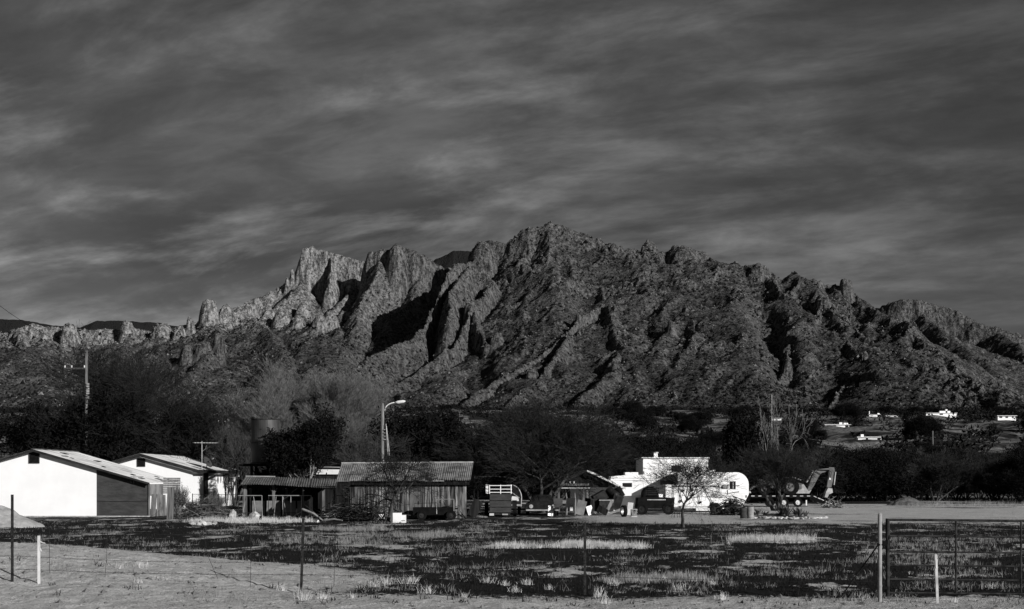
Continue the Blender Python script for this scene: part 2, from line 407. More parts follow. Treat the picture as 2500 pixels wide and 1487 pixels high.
NT, ND = 1080, 640
def mountain():
    t = np.linspace(-0.47, 0.45, NT)
    seg = [(1500, 40), (2250, 410), (3850, 120), (4700, 70), (7600, 0)]
    ds = [np.linspace(1500, 2250, 50, endpoint=False), np.linspace(2250, 3850, 470, endpoint=False), np.linspace(3850, 5400, 90, endpoint=False), np.linspace(5400, 7600, 30)]
    ds = np.concatenate(ds); ND = len(ds)
    T, Y = np.meshgrid(t, ds)
    Xg = T * Y
    # wander so that ridge lines and gullies are not straight
    wx = fbm(Xg / 180, Y / 180, 4) * 14 + ridged(Xg / 42, Y / 42, 3) * 3.0
    wy = fbm(Xg / 170 + 40, Y / 170, 4) * 14 + ridged(Xg / 30 + 9, Y / 90, 3) * 1.6 + noise2(Xg / 9, Y / 60) * 1.6
    xs, ys = Xg + wx, Y + wy
    base = G(Xg, Y)
    # the mass of the mountain under its ridges
    px_ = T * FPX + CX
    sk_p = [-600, 0, 300, 480, 620, 720, 800, 900, 1000, 1080, 1160, 1230, 1350, 1500, 1700, 1850, 1950, 2080, 2150, 2230, 2300, 2360, 2430, 2500, 2700]
    sk_z = [300, 350, 350, 375, 390, 390, 410, 425, 440, 430, 500, 560, 620, 575, 540, 520, 480, 418, 362, 305, 250, 198, 150, 118, 108]
    sk_d = [3500, 3500, 3500, 3500, 3500, 3500, 3500, 3500, 3500, 3500, 3500, 3500, 3500, 3480, 3440, 3380, 3330, 3260, 3080, 2940, 2800, 2680, 2540, 2420, 2400]
    skz = np.interp(px_, sk_p, sk_z); skd = np.interp(px_, sk_p, sk_d)
    ex = np.interp(px_, [500, 1000, 1400, 1700, 2050, 2300], [1.6, 1.75, 1.6, 1.35, 1.25, 1.1])
    s_ = np.clip((Y - 2260) / (skd - 2260), 0, 1)
    mass = 95 + (skz - 95) * s_ ** ex * 0.95
    mass = mass - 150 * np.exp(-((px_ - 955 - (Y - 3150) * 0.12) / 85) ** 2 - ((Y - 3200) / 270) ** 2)
    mass = mass - 55 * np.exp(-((px_ - 1890 + (Y - 2900) * 0.12) / 38) ** 2 - ((Y - 2900) / 330) ** 2)
    mass = mass - 38 * np.exp(-((px_ - 2020) / 60) ** 2 - ((Y - 2620) / 190) ** 2)
    mass = mass - 45 * np.exp(-((px_ - 1150 - (Y - 2700) * 0.2) / 45) ** 2 - ((Y - 2690) / 180) ** 2)
    mass = mass - 30 * np.exp(-((px_ - 1440) / 50) ** 2 - ((Y - 3180) / 200) ** 2)
    sw = sstep(0.02, 0.35, s_)
    gx_ = Xg + fbm(Xg / 240, Y / 240, 3) * 60
    mass = mass + sw * ((ridged(gx_ / 230 + 3, Y / 420, 3, 0.5) - 0.5) * 17 + (ridged(gx_ / 95 + 8, Y / 210, 4, 0.55) - 0.5) * (4 + 6 * s_) + fbm(Xg / 300, Y / 300, 3) * 10)
    mass = np.where(Y > skd, mass - (Y - skd) * np.interp(px_, [1950, 2120], [0.45, 0.02]), mass)
    mass = np.where(s_ > 0, mass, -999)
    H = np.maximum(base, mass); ROCK = np.zeros_like(H)
    ero = ridged(Xg / 120 + 3, Y / 120, 4, 0.55)                      # gullies running down the sides
    for slope, pts in RIDGES:
        P = [(X(p[0], p[2]), p[2], Z(p[1], p[2]), p[3], p[4]) for p in pts]
        for a, b in zip(P[:-1], P[1:]):
            reach = max(a[2], b[2]) / slope + 40
            x0, x1 = min(a[0], b[0]) - reach, max(a[0], b[0]) + reach
            y0, y1 = min(a[1], b[1]) - reach, max(a[1], b[1]) + reach
            i0, i1 = np.searchsorted(ds, [y0, y1])
            if i1 <= i0: continue
            sl = slice(i0, i1)
            xx, yy = xs[sl], ys[sl]
            dx, dy = b[0] - a[0], b[1] - a[1]
            L2 = dx * dx + dy * dy
            tt = np.clip(((xx - a[0]) * dx + (yy - a[1]) * dy) / L2, 0, 1)
            qx = xx - (a[0] + dx * tt); qy = yy - (a[1] + dy * tt)
            dist = np.sqrt(qx * qx + qy * qy)
            zr = a[2] + (b[2] - a[2]) * tt
            c = a[3] + (b[3] - a[3]) * tt; w = a[4] + (b[4] - a[4]) * tt
            e = ero[sl]
            cl = c * (1 - np.exp(-(dist / w) ** 2.2))
            h = zr - cl - slope * dist * (1 + 0.10 * e) 
            up = h > H[sl]
            H[sl] = np.where(up, h, H[sl])
            steep = np.clip(c / 90, 0, 1) * np.exp(-((dist - w * 0.9) / (w * 1.15)) ** 2)
            ROCK[sl] = np.where(up, steep, ROCK[sl])
    for px, py, d, hw, hh, pw in DOMES:
        cx, zt = X(px, d), Z(py, d); rx = hw / FPX * d; hz = hh / FPX * d
        i0, i1 = np.searchsorted(ds, [d - rx * 3, d + rx * 3])
        sl = slice(i0, i1)
        r = np.sqrt(((Xg[sl] + wx[sl] * 0.25 - cx) / rx) ** 2 + ((Y[sl] + wy[sl] * 0.5 - d) / (rx * 1.15)) ** 2)
        h = zt - hz * r ** pw - rx * 0.3 * r
        up = h > H[sl]
        H[sl] = np.where(up, h, H[sl])
        ROCK[sl] = np.where(up, 1.0, ROCK[sl])
    mtn = sstep(2, 40, H - base)
    left = sstep(250, -150, Xg - X(850, 3500)) * sstep(3280, 3420, Y)  # the paler granite of the left-hand crags
    crag = sstep(330, 420, H + 0 * H) * 0
    rough = np.clip(ROCK, 0, 1)
    band = np.exp(-((H - 560) / 220) ** 2) * 0.35
    lr = np.where((Xg < X(700, 3500)) & (Y > 3360) & (Y < 3800), 0.7, 0.0)
    lr = lr * sstep(3360, 3440, Y)
    amp = np.clip(rough * 0.9 + band + lr, 0, 1.2)
    near_far = sstep(4300, 4000, Y)
    n1 = 1.1 - ridged(Xg / 38, Y / 38, 5, 0.56) * 0.75
    n2 = 0.9 - ridged(Xg / 12 + 5, Y / 15, 3, 0.6) * 0.8
    n0 = 0.6 * fbm(Xg / 95, Y / 95, 3) + 0.6 - 0.5 * ridged(Xg / 80, Y / 80, 2)
    H = H + mtn * near_far * (n0 * (2.4 + 2 * amp) + n1 * (0.9 + 3.0 * amp) + n2 * (1.15 + 1.8 * amp))
    # outcrops: scattered ledges on the slopes
    oc = sstep(0.30, 0.75, fbm(Xg / 85 + 11, Y / 85, 5, gain=0.55) + 0.45 * band) * (0.35 + 0.65 * sstep(700, 1150, px_)) * (0.35 + 0.65 * sstep(0.2, 0.55, s_)) * sstep(3720, 3500, Y)
    H = H + mtn * near_far * oc * (5 + 4 * noise2(Xg / 18, Y / 18) + 1.5 * n2)
    ROCK = np.clip(rough + oc * 0.6 + lr * sstep(-0.3, 0.7, n1), 0, 1) * near_far
    H[0] -= 6
    def blur(A, k):
        for ax in (0, 1):
            c = np.cumsum(np.concatenate([np.repeat(A.take([0], ax), k, ax), A, np.repeat(A.take([-1], ax), k + 1, ax)], ax), ax)
            A = (c.take(range(2 * k + 1, c.shape[ax]), ax) - c.take(range(0, c.shape[ax] - 2 * k - 1), ax)) / (2 * k + 1)
        return A
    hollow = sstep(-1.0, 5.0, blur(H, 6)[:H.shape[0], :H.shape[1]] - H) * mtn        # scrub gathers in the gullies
    V = np.stack([Xg, Y, H], -1).reshape(-1, 3)
    i = np.arange(ND - 1)[:, None] * NT + np.arange(NT - 1)[None, :]
    F = np.stack([i, i + 1, i + 1 + NT, i + NT], -1).reshape(-1, 4)
    # drop flat land hidden behind the far range
    me = np_mesh('mountain', V, F, True)
    me.set_sharp_from_angle(angle=R(38)) if hasattr(me, 'set_sharp_from_angle') else None
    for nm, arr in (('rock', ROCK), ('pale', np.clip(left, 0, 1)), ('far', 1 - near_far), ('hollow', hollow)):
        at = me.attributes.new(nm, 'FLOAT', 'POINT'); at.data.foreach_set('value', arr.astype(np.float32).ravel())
    m, nt, b = new_mat('mountain_rock_and_scrub')
    ob = mapped(nt, (1, 1, 1))
    geo = nt.nodes.new('ShaderNodeNewGeometry'); sp = nt.nodes.new('ShaderNodeSeparateXYZ')
    nt.links.new(geo.outputs['True Normal'], sp.inputs[0])
    rock, pale, far = attr(nt, 'rock'), attr(nt, 'pale'), attr(nt, 'far')
    steep = rng(nt, sp.outputs[2], 0.55, 0.80, 1.0, 0.0)
    rk = mth(nt, 'MINIMUM', mth(nt, 'ADD', mth(nt, 'MULTIPLY', rock, 0.75), mth(nt, 'MULTIPLY', steep, 0.6)), 1.0)
    fine = noise_node(nt, ob, 0.16, 8, 0.72)
    grain = noise_node(nt, ob, 0.035, 6, 0.6)
    streak = noise_node(nt, mapped(nt, (0.12, 0.12, 0.018)), 1.0, 6, 0.7)
    soil = rng(nt, fine, 0.39, 0.61, 0.012, 0.092)
    soil = mth(nt, 'MULTIPLY', soil, rng(nt, grain, 0.3, 0.7, 0.7, 1.3))
    rock_c = mth(nt, 'MULTIPLY', rng(nt, streak, 0.36, 0.60, 0.03, 0.135), rng(nt, fine, 0.38, 0.58, 0.4, 1.3))
    rock_c = mth(nt, 'MULTIPLY', rock_c, rng(nt, pale, 0, 1, 1.0, 2.2))
    vo = nt.nodes.new('ShaderNodeTexVoronoi'); vo.inputs['Scale'].default_value = 0.085
    vo.inputs['Randomness'].default_value = 1
    nt.links.new(ob, vo.inputs['Vector'])
    shrub = rng(nt, mth(nt, 'ADD', vo.outputs['Distance'], mth(nt, 'MULTIPLY', fine, 0.3)), 0.26, 0.46, 1.0, 0.0)
    dens = rng(nt, noise_node(nt, ob, 0.012, 4, 0.6), 0.35, 0.65, 0.1, 0.95)
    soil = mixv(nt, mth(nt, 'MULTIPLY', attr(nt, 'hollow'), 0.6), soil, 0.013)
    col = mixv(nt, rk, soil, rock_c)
    col = mixv(nt, mth(nt, 'MULTIPLY', shrub, mth(nt, 'MULTIPLY', dens, rng(nt, rk, 0.3, 1, 1.0, 0.35))), col, 0.013)
    # bright loose boulders
    vo2 = nt.nodes.new('ShaderNodeTexVoronoi'); vo2.inputs['Scale'].default_value = 0.11
    nt.links.new(mapped(nt, (1, 1, 1), rot=(0.3, 0.2, 0.5)), vo2.inputs['Vector'])
    bo = mth(nt, 'MULTIPLY', rng(nt, vo2.outputs['Distance'], 0.08, 0.2, 1.0, 0.0), rng(nt, noise_node(nt, ob, 0.02, 3, 0.5), 0.5, 0.62, 0, 0.8))
    col = mixv(nt, bo, col, 0.15)
    col = mixv(nt, far, col, 0.016)
    nt.links.new(col, b.inputs['Base Color'])
    b.inputs['Roughness'].default_value = 0.95; b.inputs['Specular IOR Level'].default_value = 0.1
    h = mth(nt, 'ADD', mth(nt, 'MULTIPLY', fine, 1.0), mth(nt, 'MULTIPLY', shrub, 0.35))
    h = mth(nt, 'ADD', h, mth(nt, 'MULTIPLY', streak, mth(nt, 'MULTIPLY', rk, 1.2)))
    bump(nt, b, h, 1.0, 6.0)
    o = link_mesh('mountain', me, m)
    tag(o, kind='structure')
    # scrub and loose boulders standing on the slopes, too many to count
    rs = np.random.RandomState(12)
    Vf = V.reshape(ND, NT, 3)
    cell = (Y * (t[1] - t[0]))[:-1, :-1] * np.diff(ds)[:, None]
    vis = ((Y < skd + 40) & (Y > 2150) & (np.abs(T) < 0.40))[:-1, :-1]
    patch = sstep(-0.5, 0.6, fbm(Xg / 120 + 5, Y / 160, 4))[:-1, :-1]
    foot = sstep(2700, 2250, Y)[:-1, :-1]
    w1 = cell * vis * (0.15 + patch + 1.2 * hollow[:-1, :-1] + 2.2 * foot) * (1 - 0.7 * ROCK[:-1, :-1])
    w2 = cell * vis * (0.1 + 1.6 * ROCK[:-1, :-1] + sstep(0.2, 0.7, fbm(Xg / 90 + 31, Y / 90, 3))[:-1, :-1])
    def clumps(name, w, n, smin, smax, per, mat, label, flat, jit):
        idx = rs.choice(w.size, n, p=(w / w.sum()).ravel())
        a_, b_ = np.unravel_index(idx, w.shape)
        f = rs.rand(n, 1); C = Vf[a_, b_] * f + Vf[a_ + 1, b_ + 1] * (1 - f)
        sz = rs.uniform(smin, smax, n) * (1 + rs.exponential(0.25, n))
        oc_ = np.array([[1, 0, 0], [0, 1, 0], [-1, 0, 0], [0, -1, 0], [0, 0, 1]], float)
        fc = np.array([[0, 1, 4], [1, 2, 4], [2, 3, 4], [3, 0, 4]])
        an = rs.uniform(0, 6.28, n); ca, sa = np.cos(an), np.sin(an)
        Rm = np.stack([np.stack([ca, -sa, 0 * ca], 1), np.stack([sa, ca, 0 * ca], 1), np.stack([0 * ca, 0 * ca, 1 + 0 * ca], 1)], 1)
        P = np.einsum('nij,kj->nki', Rm, oc_ * [1, 1, flat]) * sz[:, None, None] * rs.uniform(1 - jit, 1 + jit, (n, 5, 1))
        P = P + C[:, None, :] - [0, 0, 0.4]
        me2 = np_mesh(name, P.reshape(-1, 3), (fc[None] + (np.arange(n) * 5)[:, None, None]).reshape(-1, 3))
        tag(link_mesh(name, me2, M[mat]), label, kind='stuff')
    clumps('mountain_scrub', w1, 26000, 1.3, 2.9, 1, 'leaf_far', 'dark scrub dotted over the mountain slopes', 1.1, 0.35)
    clumps('boulders', w2, 9000, 0.9, 2.4, 1, 'boulder', 'pale loose boulders strewn over the mountain slopes', 0.9, 0.4)
mountain()
# ================================================================ the ground from the camera to the foot of the mountain
def near_height(x, d):
    z = np.zeros_like(x)
    # low dirt berm in the left foreground
    u_ = (x + 11.2) / 6.2; v_ = (d - 27.5) / 4.2
    z = z + 0.78 * np.exp(-(u_ * u_) ** 1.1 - v_ * v_) 
    f = sstep(80, 20, d)
    z = z + f * (fbm(x / 2.6, d / 2.6, 4) * 0.035 + np.abs(noise2(x / 0.55, d / 0.55)) * 0.022 + sstep(45, 25, d) * fbm(x / 0.3, d / 0.3, 2) * 0.016)
    return z
def cover_and_shade(x, d):
    """0 bare dirt .. 1 dark litter and weeds with painted tree shade, fixed to the place"""
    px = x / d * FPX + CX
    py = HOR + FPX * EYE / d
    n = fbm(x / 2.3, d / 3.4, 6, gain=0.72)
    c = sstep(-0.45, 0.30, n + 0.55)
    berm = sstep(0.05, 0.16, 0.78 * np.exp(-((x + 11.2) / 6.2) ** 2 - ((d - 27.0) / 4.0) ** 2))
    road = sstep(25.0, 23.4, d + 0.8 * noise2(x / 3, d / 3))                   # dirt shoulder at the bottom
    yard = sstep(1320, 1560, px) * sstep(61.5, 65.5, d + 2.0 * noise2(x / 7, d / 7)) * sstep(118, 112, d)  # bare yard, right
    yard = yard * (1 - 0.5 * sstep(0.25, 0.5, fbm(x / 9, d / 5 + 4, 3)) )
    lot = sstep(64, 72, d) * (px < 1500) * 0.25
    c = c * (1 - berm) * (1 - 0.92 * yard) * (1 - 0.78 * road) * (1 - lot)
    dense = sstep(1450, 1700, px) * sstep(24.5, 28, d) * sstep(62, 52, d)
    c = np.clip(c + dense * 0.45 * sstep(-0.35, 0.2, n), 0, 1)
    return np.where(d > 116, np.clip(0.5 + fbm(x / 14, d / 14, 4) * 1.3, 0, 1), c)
def ground():
    t = np.concatenate([np.linspace(-1.3, -0.45, 24, endpoint=False), np.linspace(-0.45, 0.45, 430, endpoint=False), np.linspace(0.45, 1.3, 24)])
    ds = np.concatenate([np.geomspace(9, 20, 30, endpoint=False), np.geomspace(20, 66, 400, endpoint=False), np.geomspace(66, 130, 90, endpoint=False), np.geomspace(130, 1560, 150)])
    T, Y = np.meshgrid(t, ds); Xg = T * Y
    Zg = G(Xg, Y) + near_height(Xg, Y)
    nt_, nd_ = len(t), len(ds)
    i = np.arange(nd_ - 1)[:, None] * nt_ + np.arange(nt_ - 1)[None, :]
    F = np.stack([i, i + 1, i + 1 + nt_, i + nt_], -1).reshape(-1, 4)
    me = np_mesh('ground', np.stack([Xg, Y, Zg], -1).reshape(-1, 3), F, True)
    a1 = me.attributes.new('cover', 'FLOAT', 'POINT'); a1.data.foreach_set('value', cover_and_shade(Xg, Y).astype(np.float32).ravel())  # litter and weeds, with shade of unseen trees painted into the same mask
    a2 = me.attributes.new('hill', 'FLOAT', 'POINT'); a2.data.foreach_set('value', sstep(116, 150, Y).astype(np.float32).ravel())
    m, nt, b = new_mat('dry_desert_ground')
    ob = mapped(nt, (1, 1, 1))
    cov_shade, hill = attr(nt, 'cover'), attr(nt, 'hill')
    f1 = noise_node(nt, ob, 5.5, 7, 0.7); f2 = noise_node(nt, ob, 0.9, 4, 0.6); f3 = noise_node(nt, ob, 30, 3, 0.6); f4 = noise_node(nt, mapped(nt, (1, 1, 1)), 16, 6, 0.75)
    dirt = mth(nt, 'MULTIPLY', rng(nt, f1, 0.3, 0.7, 0.34, 0.53), rng(nt, f2, 0.3, 0.7, 0.85, 1.15))
    dirt = mth(nt, 'MULTIPLY', dirt, rng(nt, f3, 0.35, 0.65, 0.8, 1.15))
    cv = rng(nt, mth(nt, 'ADD', cov_shade, mth(nt, 'ADD', mth(nt, 'MULTIPLY', mth(nt, 'SUBTRACT', f1, 0.5), 1.9), mth(nt, 'MULTIPLY', mth(nt, 'SUBTRACT', f4, 0.5), 1.6))), 0.34, 0.62, 0, 1)
    dark = rng(nt, f3, 0.3, 0.7, 0.004, 0.016)  # one near-black tone for weed litter and painted tree shade
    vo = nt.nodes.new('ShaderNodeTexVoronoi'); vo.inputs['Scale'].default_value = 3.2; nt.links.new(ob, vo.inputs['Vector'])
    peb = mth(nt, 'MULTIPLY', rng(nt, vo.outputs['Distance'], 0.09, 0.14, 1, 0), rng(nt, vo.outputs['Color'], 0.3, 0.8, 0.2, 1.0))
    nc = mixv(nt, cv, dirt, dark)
    nc = mixv(nt, mth(nt, 'MULTIPLY', peb, 0.7), nc, 0.03)
    hs = rng(nt, noise_node(nt, ob, 0.07, 6, 0.65), 0.44, 0.58, 0, 1)
    hc = mixv(nt, hs, rng(nt, noise_node(nt, ob, 0.6, 5, 0.7), 0.35, 0.65, 0.06, 0.26), 0.012)
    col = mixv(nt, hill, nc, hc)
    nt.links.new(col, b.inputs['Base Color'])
    b.inputs['Roughness'].default_value = 0.97; b.inputs['Specular IOR Level'].default_value = 0.12
    bump(nt, b, mth(nt, 'ADD', mth(nt, 'MULTIPLY', f1, 1.2), mth(nt, 'MULTIPLY', f3, 0.35)), 1.0, 0.07)
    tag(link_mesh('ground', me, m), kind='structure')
    under = np.array([[-9000, -3000, -0.6], [9000, -3000, -0.6], [9000, 7600, -0.6], [-9000, 7600, -0.6]])
    tag(link_mesh('desert_floor', np_mesh('desert_floor', under, np.array([[0, 1, 2, 3]])), M['soil']), kind='structure')
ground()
def gz(x, d):
    a, b = np.array([float(x)]), np.array([float(d)])
    return float((G(a, b) + near_height(a, b))[0])

def heap(name, px, py_base, hw_px, top_px, mat, label, cat='dirt pile', depth=0.7, seed=0, n=44, d=None):
    d = d or D(py_base); s = FPX / d; r = hw_px / s; h = top_px / s; x0 = X(px, d)
    a = np.linspace(-1.15, 1.15, n); U, V_ = np.meshgrid(a, a)
    rr = np.sqrt(U ** 2 + V_ ** 2)
    z = h * np.clip(1.08 - rr - 0.18 * np.exp(-(rr / 0.25) ** 2) , -0.15, 2) 
    z = z + h * 0.10 * fbm(U * 3 + seed, V_ * 3 + seed, 4)
    P = np.stack([U * r, V_ * r * depth, np.where(rr > 1.08, -0.1, z)], -1).reshape(-1, 3)
    i = np.arange(n - 1)[:, None] * n + np.arange(n - 1)[None, :]
    F = np.stack([i, i + 1, i + 1 + n, i + n], -1).reshape(-1, 4)
    o = link_mesh(name, np_mesh(name, P, F, True), mat)
    o.location = (x0, d, gz(x0, d))
    return tag(o, label, cat)
heap('dirt_pile', 2214, 1234, 48, 24, M['soil'], 'cone-shaped dark dirt heap at the far edge of the yard before the brush')
heap('dirt_mound', -38, 1287, 135, 66, M['soil_pale'], 'pale pebbly dirt mound cut by the left frame edge before the white gable wall', seed=4)
# ================================================================ buildings
def corrugated(name, corners, mat, parent, pitch=0.09, amp=0.014, n_along=2, sag=0.0, seed=0):
    """corrugated sheet between corners a (low left), b (low right), c (high right), d (high left); ribs run a->d"""
    a, b, c, d = [Vector(p) for p in corners]
    w = ((b - a).length + (c - d).length) / 2
    ns = max(6, int(round(w / pitch)) * 4)
    nrm = (b - a).cross(d - a).normalized()
    rr = random.Random(seed)
    vs, fs = [], []
    for j in range(n_along + 1):
        v_ = j / n_along
        for i in range(ns + 1):
            u_ = i / ns
            p = a.lerp(b, u_).lerp(d.lerp(c, u_), v_)
            p = p + nrm * (amp * math.sin(u_ * w / pitch * 2 * math.pi) - sag * math.sin(math.pi * v_))
            vs.append(p)
    for j in range(n_along):
        for i in range(ns):
            q = j * (ns + 1) + i
            fs.append((q, q + 1, q + ns + 2, q + ns + 1))
    m = MB().add(vs, fs)
    me = bpy.data.meshes.new(name); me.from_pydata(m.v, [], m.f); me.update()
    return link_mesh(name, me, mat, parent)
def roof_sheets(parent, lo_l, lo_r, hi_r, hi_l, n, mat, pitch=0.09, amp=0.014, seed=1, jitter=0.03, lift=0.006):
    rr = random.Random(seed)
    a, b, c, d = [Vector(p) for p in (lo_l, lo_r, hi_r, hi_l)]
    nrm = (b - a).cross(d - a).normalized()
    cuts = [i / n for i in range(n + 1)]
    for i in range(1, n): cuts[i] += rr.uniform(-0.2, 0.2) / n
    for i in range(n):
        u0, u1 = cuts[i], cuts[i + 1] + (0.04 / n if i < n - 1 else 0)
        off = nrm * (lift * (i % 2) + 0.002)
        j = rr.uniform(-jitter, jitter)
        dn = (a - d).normalized() * j
        corrugated('roof_sheet', [a.lerp(b, u0) + off + dn, a.lerp(b, u1) + off + dn, d.lerp(c, u1) + off, d.lerp(c, u0) + off], mat, parent, pitch, amp, 3, rr.uniform(0, 0.012), seed + i)

def louvre_vent(x, y, z, w, h, parent):
    m = MB()
    t = 0.045
    m.b2(x - w / 2, x + w / 2, y - 0.05, y + 0.0, z + h / 2 - t, z + h / 2); m.b2(x - w / 2, x + w / 2, y - 0.05, y, z - h / 2, z - h / 2 + t)
    m.b2(x - w / 2, x - w / 2 + t, y - 0.05, y, z - h / 2 + t, z + h / 2 - t); m.b2(x + w / 2 - t, x + w / 2, y - 0.05, y, z - h / 2 + t, z + h / 2 - t)
    v = m.build('gable_vent', M['rust'], parent)
    MB().b2(x - w / 2 + t, x + w / 2 - t, y - 0.004, y - 0.002, z - h / 2 + t, z + h / 2 - t).build('backing', M['black'], v)
    n = 8
    for i in range(n):
        zz_ = z - h / 2 + t + (i + 0.5) * (h - 2 * t) / n
        MB().box((x, y - 0.03, zz_), (w - 2 * t, 0.045, 0.012), Matrix.Rotation(R(-38), 3, 'X')).build('slat', M['rust'], v)

# ---- white gabled building at the left with a lean-to
def white_building():
    d0, d1 = 75.5, 82.6
    xr, xl, xe = X(85, d0), X(85, d0) - 5.0, X(235, d0)
    zr = Z(1098, d0); k = (Z(1098, d0) - Z(1141, d0)) / (X(235, d0) - xr)
    t = empty('gabled_building', (xr, d0, 0), 0, 'long white plastered gabled building with a dark patched lean-to on its right side', 'building')
    def L(v): return v[0] - xr, v[1] - d0, v[2]
    z_at = lambda x: zr - abs(x - xr) * k
    m = MB(); m.prism([(xl - xr, 0), (xe - xr, 0), (xe - xr, z_at(xe) - 0.06), (0, zr - 0.06), (xl - xr, z_at(xl) - 0.06)], 'y', 0, d1 - d0)
    m.build('wall', M['white_wall'], t)
    louvre_vent(X(84, d0) - xr, -0.003, Z(1117, d0), 0.56, 0.62, t)
    # lean-to
    xo = X(362, d0)
    MB().prism([(xe - xr + 0.003, 0.04), (xo - xr, 0.04), (xo - xr, z_at(xo) - 0.08), (xe - xr + 0.003, z_at(xe) - 0.08)], 'y', 0.06, 0.10).build('shade_cloth', M['tarp'], t)
    for z0 in (0.02, 0.83):
        MB().tube([(xe - xr + 0.03, 0.03, z0 + 0.03), ((xe + xo) / 2 - xr, 0.02, z0), (xo - xr, 0.03, z0 + 0.03)], 0.016, 5).build('hem_rope', M['tarp'], t)
    wx = X(327, d0) - xr; wz = Z(1171, d0)
    fr = MB()
    for (a, b_, c, e) in ((-0.19, -0.14, -0.2, 0.17), (-0.19, 0.5, 0.14, 0.17), (-0.03, 0.0, -0.2, 0.14)): fr.b2(wx + a, wx + b_, 0.02, 0.055, wz + c, wz + e)
    fr.build('window_frame', M['ply'], t)
    # posts and end wall of the lean-to (faces right)
    xs_ = xo - xr
    MB().b2(xs_ + 0.004, xs_ + 0.08, 0.0, 0.08, 0, z_at(xo) - 0.1).build('corner_post', M['timber'], t)
    corrugated('wall_sheet', [(xs_ + 0.05, 0.1, 1.12), (xs_ + 0.05, 3.0, 1.12), (xs_ + 0.05, 3.0, z_at(xo) - 0.1), (xs_ + 0.05, 0.1, z_at(xo) - 0.1)][::1], M['iron'], t, 0.12, 0.012)
    for i in range(9):
        z0 = 1.2 + i * 0.1
        MB().b2(xs_ + 0.06, xs_ + 0.10, 3.0, d1 - d0 - 0.2, z0, z0 + 0.085).build('plank', M['ply'], t)
    yy = 0.12
    for i, w in enumerate((1.05, 0.95, 1.2, 1.22, 1.22, 1.0)):
        if yy + w > d1 - d0: break
        MB().box((xs_ + 0.12 + 0.05 * (i % 2), yy + w / 2, 0.6 - 0.03 * (i % 3)), (0.03, w - 0.02, 1.2), Matrix.Rotation(R(4 - 3 * (i % 3)), 3, 'Y')).build('plywood_panel', M['ply'], t)
        yy += w
    MB().tube([(xs_ + 0.5, 1.2, 0.0), (xs_ + 0.16, 1.6, 1.1)], 0.03, 5).build('prop', M['timber'], t)
    # roof: many sheets on both slopes, fascia on the rake
    ov = 0.28
    xo2 = X(366, d0)
    roof = empty('roof', (0, 0, 0)); roof.parent = t
    e_r, e_l = xo2 - xr + 0.05, xl - xr - 0.3
    zrr = zr + 0.02
    zz_r, zz_l = zrr - e_r * k, zrr + e_l * k
    zr_b = Z(1100.5, d1) + 0.05
    roof_sheets(roof, (e_r, -ov, zz_r), (e_r, d1 - d0 + ov, zz_r), (0, d1 - d0 + ov, zrr), (0, -ov, zrr), 11, M['pale_roof'], 0.2, 0.010, 3, 0.05, 0.012)
    roof_sheets(roof, (e_l, d1 - d0 + ov, zz_l), (e_l, -ov, zz_l), (0, -ov, zrr), (0, d1 - d0 + ov, zrr), 9, M['pale_roof'], 0.2, 0.010, 5)
    MB().prism([(0, zrr - 0.005), (e_r, zz_r - 0.005), (e_r, zz_r - 0.11), (0, zrr - 0.13)], 'y', -ov, -ov + 0.04).build('fascia', M['dark_trim'], t)
    MB().prism([(0, zrr - 0.005), (e_l, zz_l - 0.005), (e_l, zz_l - 0.11), (0, zrr - 0.13)], 'y', -ov, -ov + 0.04).build('fascia', M['dark_trim'], t)
    MB().box((0, (d1 - d0) / 2, zrr + 0.03), (0.22, d1 - d0 + 2 * ov, 0.03)).build('ridge_cap', M['iron_dark'], t)
    rr = random.Random(4)
    for i in range(10):
        x = rr.uniform(0.3, e_r); y = rr.uniform(0.3, 6.5)
        MB().box((x, y, zrr - x * k + 0.035), (rr.uniform(0.1, 0.3), rr.uniform(0.2, 0.9), 0.02), Matrix.Rotation(math.atan(k), 3, 'Y')).build('roof_patch', M['dark_trim'] if i % 3 else M['iron_dark'], t)
    MB().b2(xl - xr, xs_ + 0.1, -0.03, 0.0, -0.2, 0.06).build('footing', M['stone'], t)
white_building()

